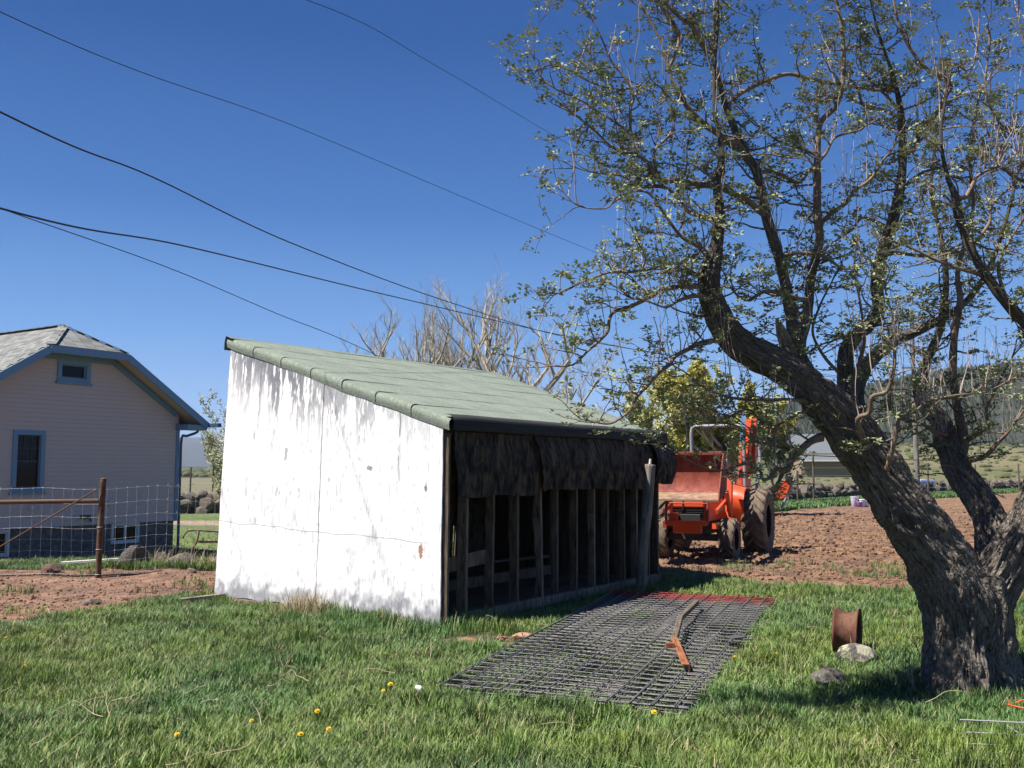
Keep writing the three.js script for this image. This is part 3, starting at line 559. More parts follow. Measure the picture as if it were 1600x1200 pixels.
  { // shingle tabs lifted off the planes: small, so joined
    const R = mulberry(9), tabs = [], cols = [];
    const tabOn = (o, du, dv, nrm, w, h, lift) => { const g = new THREE.BoxGeometry(w, h, 0.014); const m = new THREE.Matrix4().makeBasis(du, dv, nrm); g.applyMatrix4(m); const q = o.clone().addScaledVector(nrm, lift + 0.006); g.translate(q.x, q.y, q.z); const k = 0.68 + 0.6 * R(), c = new Float32Array(g.attributes.position.count * 3); for (let i = 0; i < c.length; i += 3) { c[i] = 0.165 * k; c[i + 1] = 0.172 * k; c[i + 2] = 0.168 * k; } g.setAttribute('color', new THREE.BufferAttribute(c, 3)); tabs.push(g); };
    // left slope
    const sl = Math.hypot(eL - mid, ridgeY - yE), dv = V(mid - eL, ridgeY - yE, 0).normalize(), du = V(0, 0, zs), nr = V(slope, 1, 0).normalize();
    for (let r = 0, v = 0; v < sl; v += 0.14, r++) {
      const f = v / sl, zf = f < (yC - yE) / (ridgeY - yE) ? rakeZ : lerp(rakeZ, zr, (f * (ridgeY - yE) - (yC - yE)) / (ridgeY - yC));
      for (let z = zf - 0.12 - (r % 2) * 0.13; z > -7; z -= 0.26) tabOn(V(eL, yE, Z(z)).addScaledVector(dv, v + 0.07), du, dv, nr, 0.245, 0.15, 0.004 + 0.004 * R());
    }
    const hv = V(0, ridgeY - yC, Z(zr - rakeZ)), hl = hv.length(); hv.normalize(); const hn = V(0, -(zr - rakeZ) * 1, Z(ridgeY - yC)).normalize();
    for (let r = 0, v = 0; v < hl; v += 0.14, r++) { const f = (v + 0.07) / hl, xa = lerp(xR, mid, f), xb = lerp(xL, mid, f); for (let x = xa + 0.1 + (r % 2) * 0.13; x < xb - 0.08; x += 0.26) tabOn(V(x, yC, Z(rakeZ)).addScaledVector(hv, v + 0.07), V(hn.y * hv.z - hn.z * hv.y > 0 ? -1 : 1, 0, 0), hv, hn, 0.245, 0.15, 0.004 + 0.004 * R()); }
    // ridge and hip caps
    const cap = (a, b) => { const d = b.clone().sub(a), n = Math.round(d.length() / 0.16); const y = V(0, 1, 0), t = d.clone().normalize(), s = t.clone().cross(y).normalize(), up = s.clone().cross(t); for (let i = 0; i < n; i++) tabOn(a.clone().addScaledVector(d, (i + 0.5) / n), s, t, up, 0.22, 0.18, 0.018 + 0.004 * (i % 2)); };
    cap(V(mid, ridgeY, Z(zr)), V(mid, ridgeY, Z(-7))); cap(V(xL, yC, Z(rakeZ)), V(mid, ridgeY, Z(zr))); cap(V(xR, yC, Z(rakeZ)), V(mid, ridgeY, Z(zr)));
    const shg = part(roof, 'shingles', mergeGeometries(tabs.map(t => t.index ? t.toNonIndexed() : t)), new THREE.MeshStandardMaterial({ vertexColors: true, roughness: 0.95 })); shg.userData.kind = 'stuff';
  }
  const fas = (a, b) => beam(V(...a), V(...b), 0.035, 0.17);
  const o = 0.02, dn = 0.085;
  part(hs, 'fascia', mergeGeometries([fas([eR, yE - dn, Z(rakeZ + o)], [xR, yC - dn, Z(rakeZ + o)]), fas([xR, yC - dn, Z(rakeZ + o)], [xL, yC - dn, Z(rakeZ + o)]), fas([xL, yC - dn, Z(rakeZ + o)], [eL, yE - dn, Z(rakeZ + o)])]), blue);
  part(hs, 'eave_box', mergeGeometries([box(0.62, 0.13, 0.5, -0.22, eave - 0.06, Z(0.24)), box(0.5, 0.05, DEPTH, -0.26, eave - 0.08, Z(-DEPTH / 2))]), blue);
  part(hs, 'gutter', box(0.11, 0.1, DEPTH + 0.9, eR - 0.05, eave + 0.0, Z(-DEPTH / 2 + 0.45)), mat([0.04, 0.07, 0.11], 0.5));
  part(hs, 'downspout', sweep([[eR - 0.02, eave - 0.03, Z(0.1), 0.035], [eR, eave - 0.16, Z(0.1), 0.035], [-0.2, eave - 0.28, Z(0.1), 0.035], [-0.06, eave - 0.34, Z(0.08), 0.035], [-0.06, eave - 1.2, Z(0.06), 0.035], [-0.06, 0.2, Z(0.06), 0.035]], 8, 0.06), mat([0.05, 0.09, 0.16], 0.5));
  for (const [x, y] of [[3.9, 1.42], [1.95, 1.45]]) part(hs, 'wall_vent', box(0.13, 0.11, 0.04, x, y, Z(0.04)), pink);
  part(hs, 'hose_tap', mergeGeometries([box(0.22, 0.08, 0.1, 2.6, 1.16, Z(0.07)), rod(V(2.5, 1.14, Z(0.08)), V(2.46, 1.04, Z(0.08)), 0.02)]), mat([0.06, 0.06, 0.06], 0.6));
}

// ---------------------------------------------------------------- wire fence, post and rail
{
  const rusty = new THREE.MeshStandardMaterial({ color: rgb(0.12, 0.08, 0.052), map: rustTex, roughness: 0.9 });
  const galv = mat([0.48, 0.48, 0.47], 0.45, { metalness: 0.4 });
  const A = V(-6.19, 0, -14.55), gy = p => H(p.x, p.z);
  const post = thing('fence_post', 'rusty steel pipe fence post carrying the rail and brace', 'fence post', [A.x, gy(A), A.z]);
  part(post, 'pipe', sweep([[0, -0.1, 0, 0.044], [0.01, 0.7, 0, 0.044], [0.025, 1.47, 0, 0.044]], 16, 0.1), rusty);
  part(post, 'pipe_cap', new THREE.SphereGeometry(0.047, 16, 8, 0, 7, 0, 1.4).scale(1, 0.45, 1).translate(0.025, 1.465, 0), rusty);
  for (const y of [0.05, 0.42, 0.75]) part(post, 'tie_wire', new THREE.TorusGeometry(0.047, 0.004, 6, 18).rotateX(Math.PI / 2).translate(0.004, y, 0), galv);
  const E = V(-9.6, 0, -14.15);
  single('fence_rail', 'rusty horizontal pipe rail running from the fence post', 'rail', rod(V(0, 0, 0), V(E.x - A.x, -0.03, E.z - A.z), 0.034, 14), rusty, [A.x - 0.03, gy(A) + 1.14, A.z]);
  single('fence_brace', 'thin rusty diagonal brace leaning from the fence post', 'brace', rod(V(0, 0, 0), V(-1.9, -1.17, 0.12), 0.011, 10), rusty, [A.x - 0.02, gy(A) + 1.32, A.z + 0.07]);
  for (const [name, lab, p0, p1] of [['wire_fence', 'galvanised square mesh fence wire behind the rusty rail', V(-9.6, 0, -14.25), V(-6.2, 0, -14.65)], ['wire_fence', 'galvanised square mesh fence wire between the pipe post and the shed', V(-6.15, 0, -14.65), V(-1.2, 0, -18.0)]]) {
    const f = thing(name, lab, 'wire fence', [p0.x, gy(p0), p0.z]); const L = p0.distanceTo(p1), d = p1.clone().sub(p0).normalize(), n = Math.floor(L / 0.15);
    const R = mulberry(Math.round(L * 100)), vg = new THREE.CylinderGeometry(0.0019, 0.0019, 1.3, 4).translate(0, 0.68, 0);
    const knots = new THREE.SphereGeometry(0.0062, 5, 4), hs = [0.03, 0.2, 0.37, 0.54, 0.71, 0.88, 1.08, 1.3];
    const kg = [];
    for (let i = 0; i <= n; i++) {
      const q = d.clone().multiplyScalar(i * 0.15), y = H(p0.x + q.x, p0.z + q.z) - gy(p0);
      const w = part(f, 'upright_wire', vg, galv); w.position.set(q.x, y, q.z); w.rotation.z = (R() - 0.5) * 0.05; w.rotation.x = (R() - 0.5) * 0.04;
      for (const h of hs) kg.push(knots.clone().translate(q.x, y + h, q.z));
    }
    const k = part(f, 'wire_knots', mergeGeometries(kg), mat([0.6, 0.6, 0.6], 0.4, { metalness: 0.3 })); k.userData.kind = 'stuff';
    for (const h of hs) { const pts = []; for (let i = 0; i <= 8; i++) { const q = d.clone().multiplyScalar(i / 8 * L); pts.push([q.x, H(p0.x + q.x, p0.z + q.z) - gy(p0) + h + 0.008 * (R() - 0.5), q.z, 0.0014]); } part(f, 'line_wire', sweep(pts, 4, 0.6), galv); }
  }
}
// stones, timber and old iron by the fence
const stoneMats = [[0.30, 0.25, 0.20], [0.25, 0.225, 0.195], [0.35, 0.28, 0.215], [0.27, 0.165, 0.115]].map(c => new THREE.MeshStandardMaterial({ color: rgb(...c), map: grain, bumpMap: grain, bumpScale: 0.03, roughness: 0.95 }));
{
  const put = (label, x, d, s, k, m, ry = 0) => { const o = single('field_stone', label, 'stone', rock(k, s[0], s[1], s[2], 3), stoneMats[m], [x, H(x, -d) + s[1] * 0.45, -d], 'stones by the fence'); o.rotation.y = ry; };
  put('large leaning slab of pale grey stone right of the pipe post', -6.05, 15.6, [0.26, 0.27, 0.13], 3, 1, 0.5);
  put('dark stone half hidden behind the leaning slab', -5.75, 16.0, [0.16, 0.2, 0.14], 4, 1, 1);
  put('rough brown boulder beside the rusty bed frame', -5.35, 15.7, [0.28, 0.2, 0.2], 6, 0, 0.3);
  put('low brown stone in the weeds under the bed frame', -4.85, 15.9, [0.22, 0.15, 0.18], 7, 2, 1.3);
  put('small brown stone against the far leg of the bed frame', -4.4, 15.9, [0.2, 0.15, 0.17], 8, 0, 2);
  put('round reddish stone on the dirt left of the pipe post', -7.6, 14.1, [0.15, 0.13, 0.13], 11, 3, 0.2);
  put('reddish stone lying below the rail in the dirt', -8.0, 13.9, [0.11, 0.10, 0.1], 12, 3, 1.2);
  put('flat reddish stone on the berm under the rail', -7.05, 14.9, [0.2, 0.1, 0.16], 13, 3, 2.2);
  put('pale flat stone sunk in the bare dirt', -5.05, 11.75, [0.12, 0.05, 0.09], 14, 2, 0.8);
  put('small pinkish stone on the berm near the bed frame', -4.95, 15.0, [0.09, 0.06, 0.07], 15, 2, 0);
  single('white_plank', 'weathered white plank lying on the grass behind the pipe post', 'plank', uvBox(beam(V(-0.6, 0, 0.05), V(0.5, 0.06, -0.1), 0.12, 0.035), 1), mat([0.6, 0.58, 0.54], 0.8), [-6.75, H(-6.75, -15.9) + 0.1, -15.9]);
  const bf = thing('bed_frame', 'rusty old iron bed frame standing in the weeds by the shed', 'bed frame', [-5.15, H(-5.15, -15.75), -15.75]);
  const ir = new THREE.MeshStandardMaterial({ color: rgb(0.22, 0.17, 0.135), map: rustTex, roughness: 0.9 });
  part(bf, 'top_rail', sweep([[-0.2, 0.50, 0, 0.016], [-0.14, 0.6, 0, 0.018], [-0.02, 0.63, 0, 0.018], [0.5, 0.60, -0.1, 0.018], [1.5, 0.57, -0.3, 0.018]], 8, 0.06), ir);
  part(bf, 'side_rail', beam(V(0.05, 0.44, -0.02), V(1.5, 0.42, -0.3), 0.02, 0.035), ir);
  part(bf, 'leg', sweep([[0.06, 0.62, 0, 0.02], [0.04, 0.45, 0.02, 0.018], [-0.03, 0.3, 0.03, 0.018], [0.0, -0.03, 0.03, 0.018]], 8, 0.06), ir);
  for (const x of [0.35, 0.62, 0.95, 1.25]) part(bf, 'spindle', rod(V(x, 0.43, -0.05 - x * 0.17), V(x, 0.6 - x * 0.02, -0.05 - x * 0.17), 0.01, 6), ir);
  part(bf, 'leg', rod(V(1.3, -0.03, -0.27), V(1.31, 0.6, -0.27), 0.016, 6), ir);
}
// dry stone walls on the far side of the field and of the track
function stoneWall(label, pts, n, hgt, seed) {
  const w = thing('stone_wall', label, 'stone wall', [pts[0][0], 0, pts[0][1]]); const R = mulberry(seed);
  const gs = [0, 1, 2, 3, 4].map(k => rock(seed + k * 5, 1, 0.75, 0.85, 1, 0.35));
  for (let i = 0; i < n; i++) {
    const t = (i + R()) / n, row = i % 3, x = lerp(pts[0][0], pts[1][0], t), z = lerp(pts[0][1], pts[1][1], t) + (R() - 0.5) * 0.5, s = (0.24 + 0.16 * R()) * hgt / 0.7;
    const m = part(w, 'stone', gs[i % 5], stoneMats[Math.floor(R() * 3)]); m.scale.setScalar(s); m.rotation.set(R() * 0.6, R() * 6, R() * 0.6);
    m.position.set(x - pts[0][0], baseH(x, z) + 0.12 + row * hgt * 0.34 * (0.8 + 0.4 * R()), z - pts[0][1]);
  }
  return w;
}
stoneWall('long low dry stone wall along the far edge of the ploughed field', [[8, -45.5], [46, -84]], 290, 0.72, 40);
stoneWall('tumbled dry stone wall beyond the gravel track beside the house', [[-19, -50], [-9, -54]], 70, 1.0, 60);

// ---------------------------------------------------------------- tractor
{
  const hd = V(-0.42, 0, 0.91).normalize(), F0 = V(3.31, 0, -17.42);
  const tr = thing('tractor', 'orange-red tractor with raised front loader bucket and backhoe parked on the tilled soil', 'tractor', [F0.x, 0.03, F0.z]);
  // local: +z forward (towards its nose), +x its left side (towards the viewer's right), y up; origin under the front axle
  tr.rotation.y = Math.atan2(hd.x, hd.z);
  const orange = new THREE.MeshPhysicalMaterial({ color: rgb(0.62, 0.075, 0.018), roughness: 0.42, clearcoat: 0.5, clearcoatRoughness: 0.3 });
  const red = new THREE.MeshPhysicalMaterial({ color: rgb(0.42, 0.04, 0.018), roughness: 0.5, map: rep(grain, 2, 2), clearcoat: 0.3, clearcoatRoughness: 0.4 });
  const worn = new THREE.MeshStandardMaterial({ color: rgb(0.24, 0.05, 0.03), map: rustTex, roughness: 0.75 });
  const dusty = new THREE.MeshStandardMaterial({ color: rgb(0.34, 0.22, 0.15), map: soilTex, roughness: 0.95 });
  const blk = mat([0.018, 0.018, 0.02], 0.6), iron = mat([0.05, 0.05, 0.055], 0.6), chrome = mat([0.75, 0.76, 0.8], 0.12, { metalness: 1 }), greyM = mat([0.22, 0.25, 0.28], 0.5), lampM = mat([0.7, 0.72, 0.75], 0.1, { metalness: 0.6 });
  const rubber = new THREE.MeshStandardMaterial({ color: rgb(0.19, 0.145, 0.11), map: rep(soilTex, 1, 1), roughness: 0.95 });
  function wheel(parent, R, w, rimR, nl, lug, x, y, z, flip) {
    const g = new THREE.Group(); g.name = 'wheel'; g.position.set(x, y, z); parent.add(g);
    const prof = [[rimR, -w * 0.42], [rimR + 0.02, -w * 0.47], [lerp(rimR, R, 0.5), -w * 0.52], [R - lug - 0.03, -w * 0.49], [R - lug, -w * 0.40], [R - lug * 0.7, 0], [R - lug, w * 0.40], [R - lug - 0.03, w * 0.49], [lerp(rimR, R, 0.5), w * 0.52], [rimR + 0.02, w * 0.47], [rimR, w * 0.42]].map(p => new THREE.Vector2(p[0], p[1]));
    const ty = [new THREE.LatheGeometry(prof, 40).rotateZ(Math.PI / 2)];
    for (let i = 0; i < nl; i++) for (const s of [-1, 1]) { // chevron lugs
      const a0 = (i + (s > 0 ? 0.5 : 0)) / nl * Math.PI * 2, da = 1.35 / nl * Math.PI * 2;
      const b = grid(4, 6, (u, v) => { const t = v, xx = s * lerp(0.01, w * 0.5, t), an = a0 + flip * da * t * 0.9, hw = 0.036 * (R / 0.6), k = Math.round(u * 4) % 4;
        const drop = t > 0.85 ? (t - 0.85) * 0.35 : 0, rr = (k === 0 || k === 3) ? R - lug * 1.3 - drop : R - drop, off = (k === 0 ? -1.25 : k === 1 ? -1 : k === 2 ? 1 : 1.25) * hw / R; return [xx, rr * Math.cos(an + off), rr * Math.sin(an + off)]; });
      const cap = [0, 1].map(e => grid(1, 1, (u, v) => { const t = e, xx = s * lerp(0.01, w * 0.5, t), an = a0 + flip * da * t * 0.9, hw = 0.036 * (R / 0.6), drop = t > 0.85 ? 0.052 : 0, rr = v ? R - drop : R - lug * 1.3 - drop, off = (u ? 1 : -1) * (v ? 1 : 1.25) * hw / R; return [xx, rr * Math.cos(an + off), rr * Math.sin(an + off)]; }));
      ty.push(toCreasedNormals(b, 0.5), ...cap.map(c => c.toNonIndexed()));
    }
    part(g, 'tyre', mergeGeometries(ty.map(t => { const q = t.index ? t.toNonIndexed() : t; return q; })), rubber);
    part(g, 'rim', mergeGeometries([new THREE.LatheGeometry([[rimR, -w * 0.42], [rimR - 0.03, -w * 0.36], [rimR - 0.05, 0], [0.12, w * 0.08], [0.02, w * 0.1], [0.0, w * 0.1]].map(p => new THREE.Vector2(Math.max(p[0], 0.001), p[1])), 32).rotateZ(-Math.PI / 2), new THREE.CylinderGeometry(0.1, 0.1, w * 0.5, 16).rotateZ(Math.PI / 2)]), orange);
    return g;
  }
  const steer = 0.0;
  for (const s of [1, -1]) {
    const f = wheel(tr, 0.37, 0.27, 0.2, 14, 0.03, s * 0.60, 0.36, 0, 1); f.rotation.y = steer;
    wheel(tr, 0.62, 0.44, 0.31, 18, 0.045, s * 0.80, 0.61, -1.65, 1);
  }
  part(tr, 'front_axle', mergeGeometries([box(1.0, 0.12, 0.14, 0, 0.38, 0, 0.03), rod(V(-0.5, 0.36, 0), V(-0.38, 0.55, 0), 0.06), rod(V(0.5, 0.36, 0), V(0.38, 0.55, 0), 0.06)]), iron);
  part(tr, 'rear_axle', rod(V(-0.65, 0.6, -1.65), V(0.65, 0.6, -1.65), 0.12, 16), iron);
  part(tr, 'chassis', mergeGeometries([box(0.36, 0.34, 2.0, 0, 0.58, -0.7, 0.04), box(0.5, 0.4, 0.7, 0, 0.62, -1.5, 0.04)]), iron);
  // hood: rounded box profile swept forward
  { const s = new THREE.Shape(); s.moveTo(-0.30, 0.70); s.lineTo(0.30, 0.70); s.lineTo(0.30, 1.0); s.quadraticCurveTo(0.30, 1.13, 0.18, 1.14); s.lineTo(-0.18, 1.14); s.quadraticCurveTo(-0.30, 1.13, -0.30, 1.0); s.closePath();
    const g = new THREE.ExtrudeGeometry(s, { depth: 1.35, bevelEnabled: true, bevelSize: 0.02, bevelThickness: 0.04, bevelSegments: 3 }); g.translate(0, 0, -0.92);
    const hood = part(tr, 'hood', g, orange);
    part(hood, 'nose', box(0.56, 0.16, 0.10, 0, 1.0, 0.50, 0.03), orange);
    part(hood, 'grille', mergeGeometries([box(0.52, 0.15, 0.06, 0, 0.835, 0.49, 0.01), box(0.50, 0.012, 0.07, 0, 0.80, 0.50), box(0.50, 0.012, 0.07, 0, 0.84, 0.50), box(0.50, 0.012, 0.07, 0, 0.88, 0.50)]), blk);
    part(hood, 'hood_seam', mergeGeometries([box(0.015, 0.3, 0.03, -0.09, 0.98, 0.552), box(0.58, 0.02, 0.02, 0, 1.105, 0.50)]), blk);
    for (const x of [-0.2, 0, 0.2]) part(hood, 'headlight', box(0.12, 0.05, 0.05, x, 1.125, 0.47, 0.015), lampM); }
  part(tr, 'bumper', mergeGeometries([box(0.72, 0.09, 0.07, 0, 0.66, 0.66, 0.015), box(0.5, 0.16, 0.1, 0.0, 0.56, 0.60, 0.02), box(0.16, 0.18, 0.12, -0.24, 0.74, 0.6, 0.02)]), orange);
  for (const s of [-1, 1]) part(tr, 'grille_guard', sweep([[s * 0.36, 0.62, 0.66, 0.026], [s * 0.37, 0.9, 0.64, 0.026], [s * 0.34, 1.14, 0.58, 0.026]], 8, 0.05), red);
  part(tr, 'grille_guard', rod(V(-0.35, 1.0, 0.63), V(0.35, 1.0, 0.63), 0.012, 6), red);
  // loader: masts, arms, cylinders, bucket
  for (const s of [-1, 1]) {
    part(tr, 'loader_mast', mergeGeometries([beam(V(s * 0.46, 0.45, -0.55), V(s * 0.46, 1.42, -0.75), 0.10, 0.16), beam(V(s * 0.46, 0.55, -0.5), V(s * 0.44, 0.62, 0.5), 0.07, 0.12), beam(V(s * 0.47, 0.85, 0.42), V(s * 0.47, 1.05, -0.5), 0.05, 0.07)]), s > 0 ? orange : red);
    const arm = part(tr, 'loader_arm', mergeGeometries([beam(V(s * 0.54, 1.40, -0.78), V(s * 0.54, 1.80, 0.30), 0.08, 0.17), beam(V(s * 0.54, 1.82, 0.22), V(s * 0.54, 1.22, 0.98), 0.08, 0.15), new THREE.CylinderGeometry(0.11, 0.11, 0.085, 20).rotateZ(Math.PI / 2).translate(s * 0.54, 1.80, 0.27)]), red);
    part(arm, 'lift_cylinder', rod(V(s * 0.54, 0.75, -0.4), V(s * 0.54, 1.2, -0.05), 0.045, 12), orange);
    part(arm, 'lift_rod', rod(V(s * 0.54, 1.2, -0.05), V(s * 0.54, 1.6, 0.1), 0.026, 12), chrome);
    part(arm, 'tilt_cylinder', rod(V(s * 0.62, 1.75, 0.30), V(s * 0.62, 1.42, 0.72), 0.04, 12), greyM);
    part(arm, 'tilt_rod', rod(V(s * 0.62, 1.44, 0.70), V(s * 0.62, 1.18, 1.0), 0.026, 12), chrome);
  }
  { const bw = 1.56, b = new THREE.Group(); b.name = 'bucket'; b.position.set(0, 1.12, 1.0); tr.add(b);
    // section from lip round the floor and back to the top edge
    const sec = [[0.64, -0.03], [0.34, 0.03], [0.14, 0.08], [0.04, 0.16], [0.0, 0.34], [0.02, 0.56], [0.10, 0.74]];
    const shell = (o) => sec.map(([z, y]) => [z + o, y + o]);
    const strip = (S, i0, i1) => grid(1, i1 - i0, (u, v) => { const q = S[Math.round(i0 + v * (i1 - i0))]; return [lerp(-bw / 2, bw / 2, u), q[1], q[0]]; }, (u, v) => [u * 1.5, v * 0.6]);
    part(b, 'bucket_floor', strip(sec, 0, 2), dusty); part(b, 'bucket_back', strip(sec, 2, 6), worn);
    part(b, 'bucket_shell', strip(shell(-0.02), 0, 6), red);
    for (const s of [-1, 1]) { const sp = new THREE.Shape(); sp.moveTo(0.64, -0.03); sec.slice(1).forEach(q => sp.lineTo(q[0], q[1])); sp.lineTo(0.22, 0.72); sp.quadraticCurveTo(0.5, 0.3, 0.64, -0.03); const g = new THREE.ExtrudeGeometry(sp, { depth: 0.02, bevelEnabled: false }); g.rotateY(-Math.PI / 2); g.translate(s * bw / 2 + 0.01, 0, 0); part(b, 'bucket_side', g, worn); }
    part(b, 'cutting_edge', box(bw + 0.02, 0.025, 0.12, 0, -0.035, 0.61), dusty); part(b, 'top_bar', box(bw + 0.02, 0.06, 0.06, 0, 0.735, 0.10, 0.01), worn); }
  for (const s of [-1, 1]) part(tr, 'hydraulic_hose', sweep([[s * 0.40, 0.95, -0.5, 0.016], [s * 0.42, 1.25, -0.3, 0.016], [s * 0.47, 1.62, 0.0, 0.016], [s * 0.48, 1.86, 0.3, 0.016], [s * 0.50, 1.6, 0.66, 0.016]], 7, 0.05), blk);
  part(tr, 'radiator_screen', box(0.40, 0.12, 0.05, 0.02, 0.75, 0.55, 0.01), blk);
  // fenders, seat, steering wheel, roll bar
  for (const s of [-1, 1]) {
    const fr = [[-0.15, 0.55], [-0.02, 0.85], [0.02, 1.05], [-0.08, 1.22], [-0.3, 1.3], [-0.75, 1.28]];
    const g = grid(5, 5, (u, v) => { const q = fr[Math.round(v * 5)]; return [s * lerp(0.36, 0.66, u), q[1] - 0.03 * u * u, -1.0 + q[0]]; });
    const g2 = grid(1, 5, (u, v) => { const q = fr[Math.round(v * 5)]; return [s * 0.36, u ? q[1] : Math.min(q[1], 0.6), -1.0 + q[0]]; });
    const g3 = grid(1, 5, (u, v) => { const q = fr[Math.round(v * 5)]; return [s * 0.66, q[1] - 0.03 - (u ? 0.05 : 0), -1.0 + q[0]]; });
    part(tr, 'fender', mergeGeometries([g, g2, g3]), orange);
    part(tr, 'roll_bar_post', sweep([[s * 0.52, 0.9, -1.85, 0.035], [s * 0.52, 1.7, -1.85, 0.035], [s * 0.52, 2.32, -1.82, 0.035], [s * 0.47, 2.43, -1.82, 0.035], [s * 0.35, 2.45, -1.82, 0.035]], 10, 0.08), greyM);
    part(tr, 'foot_step', box(0.3, 0.03, 0.6, s * 0.42, 0.52, -0.85), blk);
  }
  part(tr, 'roll_bar_top', rod(V(-0.38, 2.45, -1.82), V(0.38, 2.45, -1.82), 0.035, 10), greyM);
  part(tr, 'seat', mergeGeometries([box(0.46, 0.1, 0.44, 0, 1.05, -1.45, 0.04), box(0.46, 0.42, 0.1, 0, 1.28, -1.68, 0.04)]), blk);
  part(tr, 'dashboard', box(0.4, 0.3, 0.2, 0, 1.2, -0.95, 0.04), blk);
  part(tr, 'steering_wheel', mergeGeometries([new THREE.TorusGeometry(0.19, 0.016, 8, 28).rotateX(Math.PI / 2 - 0.5).translate(0, 1.45, -1.08), rod(V(0, 1.3, -0.98), V(0, 1.45, -1.08), 0.02)]), blk);
  // backhoe folded upright behind
  { const bh = new THREE.Group(); bh.name = 'backhoe'; bh.position.set(0.38, 0, -2.55); tr.add(bh);
    part(bh, 'boom', mergeGeometries([beam(V(-0.05, 0.7, 0), V(0.0, 1.5, 0.1), 0.20, 0.22), beam(V(0.0, 1.45, 0.1), V(0.08, 2.6, 0.0), 0.10, 0.22), beam(V(0.13, 1.5, 0.0), V(0.17, 2.62, -0.15), 0.08, 0.18)]), orange);
    part(bh, 'boom_cylinder', rod(V(-0.01, 1.3, 0.27), V(0.02, 2.1, 0.27), 0.07, 14), orange);
    part(bh, 'boom_rod', rod(V(0.02, 2.08, 0.27), V(0.05, 2.72, 0.26), 0.055, 14), chrome);
    part(bh, 'hydraulic_hose', sweep([[0.2, 1.0, 0.2, 0.03], [0.3, 1.35, 0.2, 0.03], [0.33, 1.8, 0.1, 0.03], [0.27, 2.3, 0.05, 0.03]], 8, 0.08), greyM);
    part(bh, 'mount', box(1.0, 0.35, 0.3, -0.3, 0.75, 0.1, 0.03), orange);
    const st = new THREE.Shape(); st.moveTo(0, 0); st.lineTo(0.20, 0.12); st.lineTo(0.32, 0.42); st.lineTo(0.22, 0.46); st.lineTo(0.02, 0.22); st.closePath();
    part(bh, 'stabiliser', new THREE.ExtrudeGeometry(st, { depth: 0.1, bevelEnabled: true, bevelSize: 0.01, bevelThickness: 0.01 }).translate(0.62, 0.95, 0.0), orange);
    part(bh, 'stabiliser_rod', rod(V(0.98, 1.40, 0.05), V(0.72, 0.8, 0.1), 0.025, 8), greyM);
    part(bh, 'stabiliser_cap', rod(V(0.88, 1.4, -0.02), V(0.88, 1.4, 0.14), 0.06, 12), blk); }
}
tick('tractor');
